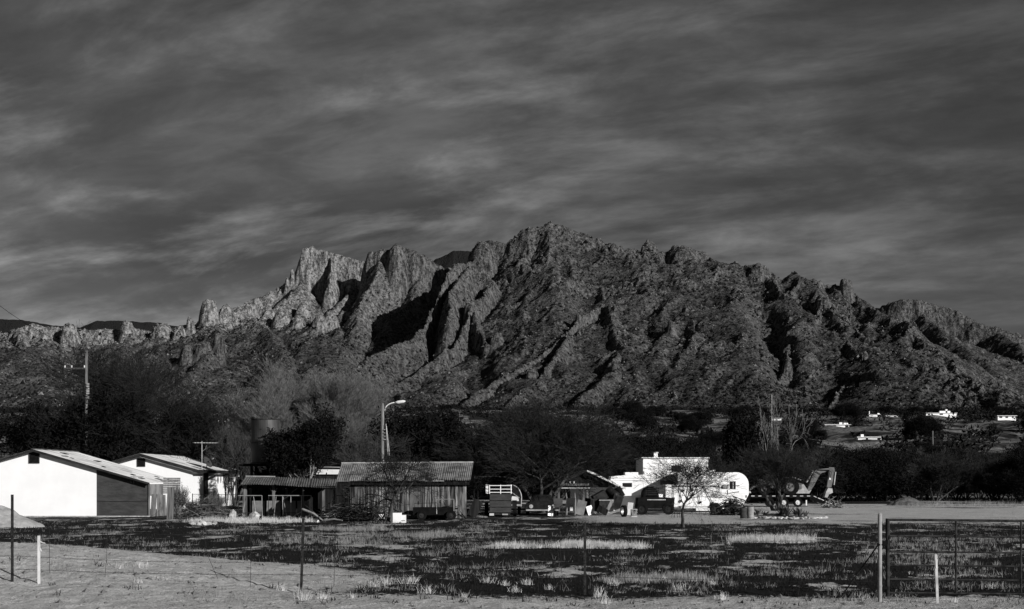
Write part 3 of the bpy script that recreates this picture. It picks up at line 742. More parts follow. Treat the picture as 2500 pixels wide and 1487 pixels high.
# ---- second white house behind it
def white_house():
    d0, d1 = 95.0, 110.5
    xr, xe, xl = -24.85, -21.0, -28.7
    zr, ze = Z(1107, d0), Z(1146.5, d0)
    k = (zr - ze) / (xe - xr)
    xw = X(468, d0)
    t = empty('ranch_house', (xr, d0, 0), 0, 'low white ranch house with dark rakes, porch and glazed door behind the lean-to', 'house')
    q = lambda x: x - xr
    zw = zr - q(xw) * k - 0.12
    m = MB(); m.prism([(xl + 0.5 - xr, 0), (q(xw), 0), (q(xw), zw), (0, zr - 0.12), (xl + 0.5 - xr, zr - (xr - xl - 0.5) * k - 0.12)], 'y', 0.3, 3.6)
    m.build('wall', M['white_wall'], t)
    # set-back dark boarded porch wall, then white wall to the end
    for i in range(16):
        y0 = 3.62 + i * 0.27
        MB().b2(q(xw) - 0.62, q(xw) - 0.58 + 0.01 * (i % 3), y0, y0 + 0.26, 0, zw + 0.1).build('porch_board', M['dark_plank'], t)
    MB().prism([(xl + 0.5 - xr, 0), (q(xw) - 0.63, 0), (q(xw) - 0.63, zw + 0.15), (0, zr - 0.14), (xl + 0.5 - xr, zr - (xr - xl - 0.5) * k - 0.14)], 'y', 3.603, 7.9).build('wall', M['dark_plank'], t)
    MB().b2(q(xw) - 0.1, q(xw), 3.75, 3.87, 0, zw).build('porch_post', M['timber'], t)
    MB().prism([(xl + 0.5 - xr, 0), (q(xw) - 0.05, 0), (q(xw) - 0.05, zw), (0, zr - 0.13), (xl + 0.5 - xr, zr - (xr - xl - 0.5) * k - 0.13)], 'y', 7.903, d1 - d0 - 0.3).build('wall', M['white_wall'], t)
    xs_ = q(xw) - 0.05
    def opening(name, y0, y1, z0, z1, bars):
        fr = MB(); s_ = 0.07
        fr.b2(xs_ + 0.002, xs_ + 0.05, y0, y0 + s_, z0, z1); fr.b2(xs_ + 0.002, xs_ + 0.05, y1 - s_, y1, z0, z1)
        fr.b2(xs_ + 0.002, xs_ + 0.05, y0 + s_, y1 - s_, z1 - s_, z1); fr.b2(xs_ + 0.002, xs_ + 0.05, y0 + s_, y1 - s_, z0, z0 + s_)
        for (a, b_) in bars: fr.b2(xs_ + 0.004, xs_ + 0.045, y0 + s_, y1 - s_, a, b_)
        o = fr.build(name, M['white_trim'], t)
        MB().b2(xs_ + 0.003, xs_ + 0.012, y0 + s_, y1 - s_, z0 + s_, z1 - s_).build('pane', M['glass'], o)
    opening('door', 10.9, 11.9, 0.1, 2.15, [(1.05, 1.12)])
    opening('window', 12.1, 13.0, 0.85, 2.15, [(1.45, 1.5)])
    opening('window', 13.15, 14.1, 0.85, 2.15, [(1.45, 1.5)])
    louvre_vent(X(342, d0) - xr, 0.297, Z(1129, d0) , 0.55, 0.56, t)
    ov = 0.35
    roof = empty('roof', (0, 0, 0)); roof.parent = t
    er, el = q(xe) + 0.05, xl - xr - 0.1
    roof_sheets(roof, (er, 0, zr - er * k), (er, d1 - d0, zr - er * k), (0, d1 - d0, zr), (0, 0, zr), 17, M['pale_roof'], 0.22, 0.008, 9)
    roof_sheets(roof, (el, d1 - d0, zr + el * k), (el, 0, zr + el * k), (0, 0, zr), (0, d1 - d0, zr), 12, M['pale_roof'], 0.22, 0.008, 12)
    for e in (er, el):
        zz_ = zr - abs(e) * k
        MB().prism([(0, zr - 0.006), (e, zz_ - 0.006), (e, zz_ - 0.2), (0, zr - 0.22)], 'y', -0.04, 0.0).build('fascia', M['dark_trim'], t)
        MB().b2(e - 0.03 * (1 if e > 0 else -1), e, 0.005, d1 - d0, zz_ - 0.2, zz_ - 0.012).build('eave_board', M['dark_trim'], t)
    cx_, cy_ = 0.25, 13.2
    c = MB(); c.tube([(cx_, cy_, zr - 0.15), (cx_, cy_, zr + 0.3)], 0.13, 10); c.tube([(cx_, cy_, zr + 0.3), (cx_, cy_, zr + 0.34)], 0.2, 10); c.tube([(cx_, cy_, zr + 0.36), (cx_, cy_, zr + 0.48), (cx_, cy_, zr + 0.52)], [0.15, 0.15, 0.03], 10)
    c.build('flue', M['galv'], roof, True)
    c2 = MB(); c2.tube([(0.8, 13.6, zr - 0.3), (0.8, 13.6, zr + 0.1)], 0.04, 6); c2.build('vent_pipe', M['galv'], roof)
    # hanging leaf-shaped ornaments on the white wall
    for (yy, zz_, mt) in ((8.6, 1.95, 'rust'), (9.6, 2.0, 'galv')):
        o = MB(); o.prism([(yy, zz_ - 0.28), (yy + 0.17, zz_ - 0.02), (yy + 0.12, zz_ + 0.15), (yy, zz_ + 0.25), (yy - 0.12, zz_ + 0.15), (yy - 0.17, zz_ - 0.02)], 'x', xs_ + 0.02, xs_ + 0.05)
        w = o.build('wall_ornament', M[mt], None)
        w.location = (xr, d0, 0)
        tag(w, 'dark leaf-shaped ornament on the white wall left of the pale one' if mt == 'rust' else 'pale lattice leaf-shaped ornament on the white wall nearer the door', 'wall ornament')
white_house()

# ---- weathered plank barn with corrugated roof
def barn():
    d0 = D(1268); s = FPX / d0
    xa, xb = X(855, d0), X(1131, d0)
    xm = (xa + xb) / 2
    t = empty('plank_barn', (xm, d0, 0), 0, 'low weathered plank barn under a wavy corrugated iron roof beside the leaning tree', 'barn')
    ze = Z(1176, d0)
    x = xa - xm; rr = random.Random(11); i = 0
    door = (X(1000, d0) - xm, X(1027, d0) - xm)
    while x < xb - xm:
        w = rr.choice((0.10, 0.13, 0.15, 0.18, 0.2))
        if door[0] < x + w / 2 < door[1]: x += w; continue
        dz = rr.uniform(-0.06, 0.03); y = rr.uniform(-0.012, 0.012); g = rr.uniform(0.004, 0.022)
        MB().box((x + w / 2, y, (ze + dz) / 2), (w - g, 0.022, ze - 0.02 + dz), Matrix.Rotation(rr.uniform(-0.008, 0.008), 3, 'Y')).build('plank', M['plank'], t)
        x += w; i += 1
    y_w = 3.2
    MB().b2(xa - xm, xb - xm, 0.03, 0.06, 0, ze - 0.05).build('inner_wall', M['dark_plank'], t)
    MB().b2(xa - xm, xa - xm + 0.04, 0.07, y_w, 0, ze).build('side_wall', M['dark_plank'], t)
    MB().b2(xb - xm - 0.04, xb - xm, 0.07, y_w, 0, ze).build('side_wall', M['dark_plank'], t)
    MB().b2(xa - xm, xb - xm, y_w, y_w + 0.04, 0, ze).build('back_wall', M['dark_plank'], t)
    dr = MB().b2(door[0] + 0.01, door[1] - 0.01, -0.02, 0.01, 0.05, 1.45).build('door', M['iron_dark'], t)
    MB().b2(door[1] - 0.12, door[1] - 0.08, -0.05, -0.022, 0.75, 0.9).build('handle', M['rust'], dr)
    MB().b2(door[0] + 0.01, door[1] - 0.01, -0.012, 0.008, 1.47, ze - 0.04).build('plank', M['tarp'], t)
    MB().b2(xb - xm + 0.003, xb - xm + 0.06, -0.03, 0.03, 0, ze).build('corner_post', M['ply'], t)
    # roof
    d2 = d0 + 2.6
    lo_l, lo_r = (X(822, d0) - xm, -0.35, ze + 0.0), (X(1149, d0) - xm, -0.35, ze + 0.06)
    hi_l, hi_r = (X(836, d2) - xm, 2.2, Z(1132, d2)), (X(1156, d2) - xm, 2.2, Z(1130, d2))
    roof = empty('roof'); roof.parent = t
    roof_sheets(roof, lo_l, lo_r, hi_r, hi_l, 9, M['iron'], 0.1, 0.017, 21, 0.04, 0.012)
    MB().tube([Vector(hi_l) + Vector((0, 0, .02)), Vector(hi_r) + Vector((0, 0, .02))], 0.05, 6).build('ridge_cap', M['galv'], roof)
    MB().add([(hi_l[0], hi_l[1], hi_l[2] - 0.02), (hi_r[0], hi_r[1], hi_r[2] - 0.02), (hi_r[0], 4.4, ze), (hi_l[0], 4.4, ze)], [(0, 1, 2, 3)]).build('rear_roof', M['iron_dark'], roof)
    MB().b2(X(1040, d0) - xm, X(1085, d0) - xm, -0.40, -0.36, ze + 0.02, ze + 0.055).build('batten', M['galv'], t)
    MB().b2(xa - xm - 0.5, xb - xm + 0.3, -0.2, -0.14, ze - 0.16, ze - 0.03).build('eave_beam', M['dark_plank'], t)
barn()

# ---- open animal shelter with a sagging corrugated roof
def shelter():
    d0 = 76.0; xm = X(700, d0)
    t = empty('open_shelter', (xm, d0, 0), 0, 'open animal shelter with sagging ribbed iron roof left of the plank barn', 'shed')
    L = lambda px, py, d: (X(px, d) - xm, d - d0, Z(py, d))
    roof = empty('roof'); roof.parent = t
    pts = [(586, 1183, 600, 1164), (672, 1184, 680, 1165), (757, 1190, 762, 1168), (819, 1196, 826, 1170)]
    for i in range(3):
        a, b = pts[i], pts[i + 1]
        roof_sheets(roof, L(a[0], a[1], 75.4), L(b[0], b[1], 75.4), L(b[2], b[3], 78.6), L(a[2], a[3], 78.6), 3, M['iron_dark'] , 0.13, 0.022, 31 + i, 0.03, 0.01)
    MB().tube([L(600, 1163, 78.6), L(672, 1164, 78.6)], 0.04, 5).build('ridge_cap', M['galv'], roof)
    for (px, py, d, w) in ((598, 1184, 76, 0.2), (668, 1186, 76, 0.13), (740, 1190, 76, 0.1), (816, 1196, 76, 0.1), (612, 1170, 78.4, 0.14), (700, 1170, 78.4, 0.14), (790, 1172, 78.4, 0.14)):
        h = Z(py, d); MB().b2(X(px, d) - xm - w / 2, X(px, d) - xm + w / 2, d - d0 - w / 2, d - d0 + w / 2, 0, h).build('post', M['timber'], t)
    c = L(668, 1186, 76)
    for s_ in (-1, 1): MB().tube([(c[0], 0, c[2] - 0.42), (c[0] + s_ * 0.22, 0, c[2] - 0.1)], 0.03, 5).build('brace', M['timber'], t)
    MB().b2(L(590, 0, 76)[0], L(818, 0, 76)[0], -0.05, 0.05, Z(1192, 76), Z(1186, 76)).build('beam', M['dark_plank'], t)
    MB().b2(L(600, 0, 79)[0], L(830, 0, 79)[0], 2.9, 2.94, 0.0, Z(1176, 79)).build('back_wall', M['dark_plank'], t)
    x = 615
    for w in (33, 36, 35, 30):
        MB().box((X(x + w / 2, 76.6) - xm, 0.6, 0.42), (w / FPX * 76 - 0.03, 0.02, 0.84), Matrix.Rotation(R(3), 3, 'X')).build('plywood_panel', M['ply'], t)
        x += w + 2
shelter()

# ---- pipe corral panels in front of it
def corral():
    d = 74.0
    t = empty('corral_rails', (X(670, d), d, 0), 0, 'thin rusty pipe corral panels before the open shelter and its boards', 'corral fence')
    xm = X(670, d)
    z1 = Z(1210, d)
    for (a, b) in ((581, 640), (655, 695), (695, 760), (818, 846)):
        MB().tube([(X(a, d) - xm, 0, z1), (X(b, d) - xm, 0, z1)], 0.02, 5).build('rail', M['galv'], t)
        MB().tube([(X(a, d) - xm, 0.02, 0.25), (X(b, d) - xm, 0.02, 0.25)], 0.014, 5).build('rail', M['rust'], t)
    for px in (581, 601, 611, 640, 655, 690, 710, 736, 760, 818, 832):
        MB().tube([(X(px, d) - xm, 0.04, 0), (X(px + random.Random(px).uniform(-1, 1), d) - xm, 0.04, z1)], 0.018, 5).build('upright', M['rust'] if px % 2 else M['galv'], t)
    for (a, b) in ((590, 601), (626, 618), (700, 690), (838, 848), (668, 674)):
        MB().tube([(X(a, d) - xm, 0.07, 0), (X(b, d) - xm, 0.07, z1)], 0.015, 5).build('brace', M['galv'], t)
corral()
def chain_link():
    d = 79.5; xa, xb = X(470, d), X(850, d); xm = (xa + xb) / 2
    t = empty('chain_link_fence', (xm, d, 0), 0, 'dark sagging chain-link fence running between the ranch house and the barn', 'fence')
    for i in range(7):
        x = xa + (xb - xa) * i / 6 - xm
        MB().tube([(x, 0, 0), (x, 0, 1.2)], 0.025, 6).build('post', M['rust'], t)
    MB().tube([(xa - xm, 0, 1.16), (0, 0, 1.13), (xb - xm, 0, 1.16)], 0.012, 4).build('top_wire', M['rust'], t)
    m = MB(); p = 0.11; W = xb - xa; n = int(W / p)
    for i in range(-10, n):
        for sg in (1, -1):
            x0 = i * p; x1 = x0 + 1.1
            if x0 < 0 or x1 > W: continue
            a, b = (x0, x1) if sg > 0 else (x1, x0)
            m.tube([(a + xa - xm, 0.01 * sg, 0.03), (b + xa - xm, 0.01 * sg, 1.13)], 0.004, 3, False)
    o = m.build('wire_mesh', M['rust'], t); o['kind'] = 'stuff'
chain_link()

# ---- barn with white inner wall at the right, dark gable end
def carport():
    d0 = 88.0; s = FPX / d0; xm = X(1440, d0)
    t = empty('dark_gabled_shed', (xm, d0, 0), 0, 'dark plank shed with bright rake board and open timber front behind the junk', 'shed')
    L = lambda px: X(px, d0) - xm
    zt = Z(1149, d0); kk = (zt - Z(1193, d0)) / (L(1526) - L(1432))
    x = L(1360)
    i = 0
    while x < L(1500):
        zt_ = zt - abs(x - L(1432)) * kk - 0.07
        zb = Z(1190, d0)
        if zt_ > zb + 0.05: MB().b2(x, x + 0.19, 0.0 + 0.01 * (i % 2), 0.03 + 0.01 * (i % 2), zb, zt_).build('plank', M['dark_plank'], t)
        x += 0.2; i += 1
    for sg in (1, -1):
        xe = L(1526) if sg > 0 else L(1350)
        n = Vector((xe, 0, zt - abs(xe - L(1432)) * kk)); a = Vector((L(1432), 0, zt))
        MB().add([a + Vector((0, -0.5, 0)), n + Vector((0, -0.5, 0)), n + Vector((0, 4.5, 0)), a + Vector((0, 4.5, 0)),
                  a + Vector((0, -0.5, .06)), n + Vector((0, -0.5, .06)), n + Vector((0, 4.5, .06)), a + Vector((0, 4.5, .06))],
                 [(0, 1, 2, 3), (4, 5, 6, 7), (0, 1, 5, 4), (1, 2, 6, 5), (2, 3, 7, 6), (3, 0, 4, 7)]).build('roof', M['pale_roof'] if sg > 0 else M['iron_dark'], t)
        MB().add([a + Vector((0, -0.54, .07)), n + Vector((0, -0.54, .07)), n + Vector((0, -0.54, -.06)), a + Vector((0, -0.54, -.06)),
                  a + Vector((0, -0.505, .07)), n + Vector((0, -0.505, .07)), n + Vector((0, -0.505, -.06)), a + Vector((0, -0.505, -.06))],
                 [(0, 1, 2, 3), (7, 6, 5, 4), (0, 4, 5, 1), (3, 2, 6, 7)]).build('rake_board', M['white_trim'] if sg > 0 else M['dark_trim'], t)
    MB().b2(L(1442), L(1562), 1.2, 1.25, 0, Z(1190, d0 + 1.2)).build('white_wall', M['white_paint'], t)
    MB().b2(L(1395), L(1440), 2.0, 2.05, 0, 1.6).build('white_wall', M['white_paint'], t)
    for px in (1364, 1424, 1434, 1490, 1510): MB().b2(L(px) - 0.07, L(px) + 0.07, -0.1, 0.03, 0, Z(1190, d0)).build('post', M['timber'], t)
    MB().b2(L(1360), L(1440), -0.14, -0.102, Z(1193, d0) , Z(1190, d0)).build('lintel', M['galv'], t)
    MB().b2(L(1362), L(1438), -0.13, -0.102, Z(1186, d0), Z(1180, d0)).build('shelf', M['timber'], t)
    for px in (1392, 1401):
        MB().b2(L(px) - 0.04, L(px) + 0.04, -0.2, -0.13, Z(1180, d0), Z(1177, d0) + 0.05).build('tin', M['white_trim'], t)
carport()
def awning():
    d0 = 90.0; xm = X(1215, d0)
    t = empty('carport_canopy', (xm, d0, 0), 0, 'gabled carport canopy with pale edges over the stock trailer and caravan', 'carport')
    L = lambda px: X(px, d0) - xm
    apex = (L(1205), Z(1160, d0))
    for (px, py, mt) in ((1150, 1184, 'galv'), (1263, 1191, 'white_trim')):
        a = Vector((apex[0], 0, apex[1])); b = Vector((L(px), 0, Z(py, d0)))
        MB().add([a, b, b + Vector((0, 5, 0)), a + Vector((0, 5, 0)), a + Vector((0, 0, .12)), b + Vector((0, 0, .12)), b + Vector((0, 5, .12)), a + Vector((0, 5, .12))],
                 [(0, 1, 2, 3), (4, 5, 6, 7), (0, 1, 5, 4), (1, 2, 6, 5), (2, 3, 7, 6), (3, 0, 4, 7)]).build('roof', M[mt], t)
    for px in (1158, 1167, 1258): MB().tube([(L(px), 0.1, 0), (L(px), 0.1, Z(1186, d0))], 0.04, 6).build('post', M['galv'], t)
    MB().tube([(L(1150), 0.5, Z(1225, d0)), (L(1183), 0.5, Z(1224, d0))], 0.05, 6).build('rail', M['white_trim'], t)
awning()
# ---- white block building behind the caravans
def flat_building():
    d0 = 104.0; s = FPX / d0; xm = X(1650, d0)
    t = empty('flat_roofed_building', (xm, d0, 0), 0, 'white flat-roofed block building with chimney rising behind the caravans', 'building')
    L = lambda px: X(px, d0) - xm
    MB().b2(L(1570), L(1729), 0, 6, 0, Z(1119, d0)).build('wall', M['white_paint'], t)
    MB().b2(L(1566), L(1732), -0.12, 6.1, Z(1119, d0) + 0.003, Z(1116.5, d0)).build('roof', M['white_trim'], t)
    MB().b2(L(1600), L(1609), 1, 1.3, Z(1116, d0), Z(1106, d0)).build('chimney', M['white_paint'], t)
    MB().b2(L(1640), L(1662), -0.04, -0.002, Z(1152, d0), Z(1136, d0)).build('window', M['glass'], t)
    m = MB(); n = 8
    m.tube([(L(1605), 1.15, Z(1106, d0)), (L(1605), 1.15, Z(1103, d0))], 0.2, 8); m.build('chimney_cap', M['galv'], t)
    MB().b2(L(1725), L(1740), 2, 3.5, 0, Z(1141, d0)).build('annex', M['white_paint'], t)
flat_building()
def small_roofs():
    d = 96.0; xm = X(770, d)
    t = empty('small_outbuilding', (xm, d, 0), 0, 'small outbuilding with bright white roof panel showing between shelter and barn', 'outbuilding')
    L = lambda px: X(px, d) - xm
    MB().b2(L(744), L(829), 0, 3, 0, Z(1160, d)).build('wall', M['dark_plank'], t)
    MB().add([(L(773), -0.2, Z(1158, d)), (L(826), -0.2, Z(1158, d)), (L(829), 0.6, Z(1146, d)), (L(774), 0.6, Z(1146, d))], [(0, 1, 2, 3)]).build('white_panel', M['white_paint'], t)
    corrugated('roof_sheet', [(L(743), -0.15, Z(1162, d)), (L(772), -0.15, Z(1162, d)), (L(774), 1.2, Z(1140, d)), (L(748), 1.2, Z(1139, d))], M['iron'], t, 0.12, 0.015)
    MB().tube([(L(740), 1.2, Z(1139, d)), (L(826), 1.0, Z(1141, d))], 0.04, 5).build('ridge_cap', M['galv'], t)
small_roofs()
HOUSES = []
def far_house(px, py, w_px, h_px, label, d=None, name='hillside_house', annex=None, split=None):
    """flat-roofed desert house on the rise behind the brush; placed where the ground meets py"""
    if d is None:
        dd = np.linspace(150, 1500, 600); gx = X(px, dd)
        pp = HOR - (G(gx, dd) - EYE) / dd * FPX
        d = float(dd[np.argmin(np.abs(pp - py))])
    s = FPX / d; x = X(px, d); z0 = Gs(x, d)
    z0 += 0.5 * h_px / s; HOUSES.append((px, d, w_px))
    t = empty(name, (x, d, z0), 0, label, 'house', 'houses on the hillside')
    w = w_px / s; h = 0.62 * h_px / s
    MB().b2(-w / 2, w / 2, 0, w * 0.35, -2, h).build('wall', M['white_paint'], t)
    MB().b2(-w / 2 - 0.4, w / 2 + 0.4, -0.5, w * 0.35 + 0.4, h + 0.003, h + 0.14 * h + 0.1).build('roof', M['white_trim'], t)
    n = max(2, int(w_px / 14)); rr = random.Random(int(px))
    for i in range(n):
        if rr.random() < 0.3: continue
        xx = -w / 2 + (i + 0.5) * w / n; ww = w / n * rr.uniform(0.3, 0.6)
        f = MB().b2(xx - ww / 2, xx + ww / 2, -0.06, -0.003, h * 0.2, h * 0.8).build('window', M['dark_trim'], t)
        MB().b2(xx - ww / 2 + 0.1, xx + ww / 2 - 0.1, -0.1, -0.062, h * 0.25, h * 0.75).build('pane', M['glass'], f)
    for k_ in (annex or []):
        bx = k_[0] * w / 2; MB().b2(bx - w * k_[1] / 2, bx + w * k_[1] / 2, w * 0.1, w * 0.2, h + 0.14 * h + 0.1, h * 1.14 + 0.1 + k_[2] / s).build('roof_box', M['white_paint'], t)
    return t
far_house(1757, 1029, 38, 5, 'small flat white house in the brush left of the pale bare tree')
far_house(1895, 1026, 26, 4, 'narrow white roofline behind the pale bare tree trunk')
far_house(1962, 1024, 46, 6, 'white flat house just right of the pale bare tree branches', annex=[(0.0, 0.1, 4)])
far_house(2045, 1050, 60, 11, 'white house with dark openings and rooftop boxes above the backhoe', annex=[(0.3, 0.12, 5), (0.75, 0.2, 4)])
far_house(2124, 1084, 58, 14, 'white garage-like block lowest on the hillside above the brush', annex=[(-0.6, 0.12, 6)])
far_house(2135, 1017, 26, 4, 'small white terrace wall with post high on the hillside', annex=[(-0.9, 0.06, 8), (0.8, 0.2, 3)])
far_house(2178, 1021, 30, 5, 'pale grey roofline between dark junipers high on the hillside')
far_house(2298, 1018, 75, 8, 'long white flat-roofed house highest on the hillside ridge', annex=[(0.3, 0.35, 5), (0.4, 0.06, 9)])
far_house(2458, 1026, 44, 9, 'white house half hidden by trees near the right frame edge')
far_house(965, 1036, 30, 5, 'pale roof scrap right of the street lamp head')
far_house(1062, 1044, 36, 6, 'low pale wall in the brush left of the big bare mesquite')
far_house(762, 1028, 18, 5, 'tiny white house glimpsed through the pale willow twigs')
far_house(48, 1066, 30, 14, 'white arched adobe house at the left edge beyond the field', annex=[(0.5, 0.3, 4), (-0.6, 0.15, 3)])
far_house(16, 1064, 26, 9, 'low white house with small gables at the left frame edge', annex=[(-0.5, 0.2, 5), (0.3, 0.2, 4)])
# ================================================================ trees and brush
def seg_mesh(name, segs, n, mat):
    """segs: array (m, 8) of p0, p1, r0, r1 -> tapered n-sided twigs in one mesh"""
    S = np.asarray(segs, dtype=np.float64)
    p0, p1, r0, r1 = S[:, 0:3], S[:, 3:6], S[:, 6], S[:, 7]
    t = p1 - p0; L = np.linalg.norm(t, axis=1, keepdims=True); t = t / np.maximum(L, 1e-9)
    p1 = p1 + t * (r1[:, None] * 0.3)
    ref = np.where(np.abs(t[:, 2:3]) < 0.9, [[0, 0, 1.0]], [[1.0, 0, 0]])
    e1 = np.cross(t, ref); e1 /= np.linalg.norm(e1, axis=1, keepdims=True); e2 = np.cross(t, e1)
    V = np.zeros((len(S), 2 * n, 3))
    for k in range(n):
        a = 2 * math.pi * k / n
        o = e1 * math.cos(a) + e2 * math.sin(a)
        V[:, k] = p0 + o * r0[:, None]; V[:, n + k] = p1 + o * r1[:, None]
    base = (np.arange(len(S)) * 2 * n)[:, None]
    fs = [np.concatenate([base + k, base + (k + 1) % n, base + n + (k + 1) % n, base + n + k], 1) for k in range(n)]
    me = np_mesh(name, V.reshape(-1, 3), np.concatenate(fs), True)
    me.materials.append(mat)
    return me
def leaf_mesh(name, centres, size, seed, mat, per=3, spread=0.25, flat=0.0):
    rs = np.random.RandomState(seed)
    C = np.repeat(np.asarray(centres), per, axis=0)
    C = C + rs.normal(0, spread, C.shape)
    n = len(C)
    a = rs.normal(0, 1, (n, 3)); a /= np.linalg.norm(a, axis=1, keepdims=True)
    b = rs.normal(0, 1, (n, 3)); b -= a * (a * b).sum(1, keepdims=True); b /= np.linalg.norm(b, axis=1, keepdims=True)
    s = size * rs.uniform(0.6, 1.4, (n, 1))
    V = np.stack([C - a * s, C + b * s * 0.45, C + a * s, C - b * s * 0.45], 1).reshape(-1, 3)
    F = np.arange(n * 4).reshape(-1, 4)
    me = np_mesh(name, V, F, False); me.materials.append(mat)
    return me
def grow_tree(seed, levels=5, trunks=1, height=6.0, width=8.0, r0=0.16, kids=(5, 5, 5, 4, 4), ang=(25, 55), up=0.12, lratio=0.66, lean=25, wiggle=0.18, droop=0.0, l0=0.34, rmin=0.006, first=0.3, segn=(5, 4, 4, 3, 2, 2)):
    rr = random.Random(seed)
    segs = []; tips = []
    def go(p, d, L, r, lv):
        n = segn[min(lv, len(segn) - 1)]
        step = L / n
        nodes = []
        for i in range(n):
            d = (d + Vector((rr.gauss(0, wiggle), rr.gauss(0, wiggle), rr.gauss(0, wiggle) + up - droop * (i / n) * (lv > 1)))).normalized()
            q = p + d * step
            ra = max(rmin, r * (1 - 0.55 * i / n)); rb = max(rmin, r * (1 - 0.55 * (i + 1) / n))
            segs.append((*p, *q, ra, rb, lv)); p = q
            nodes.append((Vector(p), Vector(d), rb))
        if lv >= levels: tips.append(tuple(p)); return
        k = kids[min(lv, len(kids) - 1)]
        for j in range(k):
            f = first + (1 - first) * (j + rr.random() * 0.8) / k if lv == 0 else 0.2 + 0.8 * (j + rr.random()) / k
            idx = min(n - 1, int(f * n))
            q, dd, rb = nodes[idx]
            az = rr.uniform(0, 2 * math.pi); an = R(rr.uniform(*ang))
            ref = Vector((0, 0, 1)) if abs(dd.z) < 0.9 else Vector((1, 0, 0))
            e1 = dd.cross(ref).normalized(); e2 = dd.cross(e1)
            nd = dd * math.cos(an) + (e1 * math.cos(az) + e2 * math.sin(az)) * math.sin(an)
            go(q, nd, L * lratio * rr.uniform(0.75, 1.15), rb * rr.uniform(0.5, 0.72), lv + 1)
        if lv < levels: go(Vector(p), d, L * lratio * 0.9, nodes[-1][2] * 0.8, lv + 1)
    for t in range(trunks):
        a = 2 * math.pi * t / trunks + rr.uniform(-0.4, 0.4); ln = R(lean * rr.uniform(0.6, 1.3)) if trunks > 1 else R(lean * 0.4)
        go(Vector((math.cos(a) * 0.1 * (trunks > 1), math.sin(a) * 0.1 * (trunks > 1), -0.05)), Vector((math.cos(a) * math.sin(ln), math.sin(a) * math.sin(ln), math.cos(ln))), height * l0 * rr.uniform(0.85, 1.15), r0, 0)
    S = np.array(segs); tips = np.array(tips)
    # fit to the wanted size
    zt = np.percentile(tips[:, 2], 98.5); xl, xh = np.percentile(tips[:, 0], [1.5, 98.5]); yl, yh = np.percentile(tips[:, 1], [1.5, 98.5])
    kz = height / zt; kx = width / (xh - xl); ky = width / (yh - yl)
    for c in (0, 3): S[:, c] *= kx; S[:, c + 1] *= ky; S[:, c + 2] *= kz
    tips = tips * [kx, ky, kz]
    return S, tips
def tree_meshes(name, S, tips, split=2, bark='bark', twig='twig', leaf=None, leaf_size=0.1, leaf_per=3, leaf_spread=0.2, seed=0, thin=1.0, leaf_frac=1.0):
    thick = S[S[:, 8] < split][:, :8].copy(); fine_ = S[S[:, 8] >= split][:, :8].copy()
    fine_[:, 6:8] *= thin
    mt = seg_mesh('trunk', thick, 6, M[bark]); mc = seg_mesh('crown', fine_, 3, M[twig])
    ml = None
    if leaf:
        tp = tips[np.random.RandomState(seed).rand(len(tips)) < leaf_frac]
        ml = leaf_mesh('foliage', tp, leaf_size, seed, M[leaf], leaf_per, leaf_spread)
    return mt, mc, ml
def put_tree(meshes, x, d, label, cat='tree', group=None, name='tree', rz=0.0, sc=1.0, z=None):
    t = empty(name, (x, d, gz(x, d) if z is None else z), rz, label, cat, group)
    t.scale = (sc, sc, sc) if isinstance(sc, (int, float)) else sc
    mt, mc, ml = meshes
    o = link_mesh('trunk', mt, None, t); c = link_mesh('crown', mc, None, t)
    if ml is not None:
        f = link_mesh('foliage', ml, None, t)
    return t
def big(name, seed, px, d, top_py, w_px, label, **k):
    s = FPX / d; x = X(px, d)
    tk = {q: k.pop(q) for q in ('split', 'bark', 'twig', 'leaf', 'leaf_size', 'leaf_per', 'leaf_spread', 'thin', 'leaf_frac') if q in k}
    cat = k.pop('cat', 'tree'); sc_ = k.pop('sc', 1.0)
    S, tips = grow_tree(seed, height=(Z(top_py, d) - gz(x, d)), width=w_px / s, **k)
    return put_tree(tree_meshes(name, S, tips, seed=seed, **tk), x, d, label, cat, None, name)

big('mesquite_tree', 3, 1330, 84.5, 992, 440, 'huge spreading bare mesquite with forked trunk in the centre behind the parked vehicles', levels=5, trunks=4, r0=0.17, kids=(5, 6, 5, 5, 4), lean=26, ang=(18, 48), up=0.05, l0=0.36, rmin=0.0075, first=0.45, split=2, twig='twig')
big('mesquite_tree', 5, 1212, 89, 1075, 230, 'dark leaning mesquite behind the stock trailer, left of the huge one', levels=4, trunks=3, r0=0.15, kids=(5, 6, 6, 5), lean=30, ang=(20, 55), l0=0.36, rmin=0.009, first=0.4)
big('bare_tree', 14, 1668, 59.0, 1112, 205, 'small bare young tree standing alone in the yard before the white caravan', levels=5, trunks=1, r0=0.085, kids=(6, 4, 4, 4, 3), lean=10, ang=(25, 58), up=0.03, l0=0.33, rmin=0.0045, first=0.78, wiggle=0.13, lratio=0.72, split=2, segn=(6, 5, 4, 3, 2, 2))
big('mesquite_tree', 17, 1893, 90, 1092, 200, 'multi-trunked mesquite over the agave bed, in front of the backhoe', levels=5, trunks=4, r0=0.12, kids=(4, 5, 5, 4, 3), lean=24, ang=(20, 52), l0=0.36, rmin=0.0065, first=0.5)
big('leaning_tree', 23, 948, 66.0, 1100, 190, 'crooked tree with drooping branches leaning over the plank barn roof', levels=5, trunks=1, r0=0.14, kids=(5, 5, 4, 4, 2), lean=22, ang=(30, 70), up=0.02, droop=0.25, l0=0.42, rmin=0.006, first=0.55, leaf='leaf', leaf_size=0.03, leaf_per=1, leaf_spread=0.05, leaf_frac=0.3)
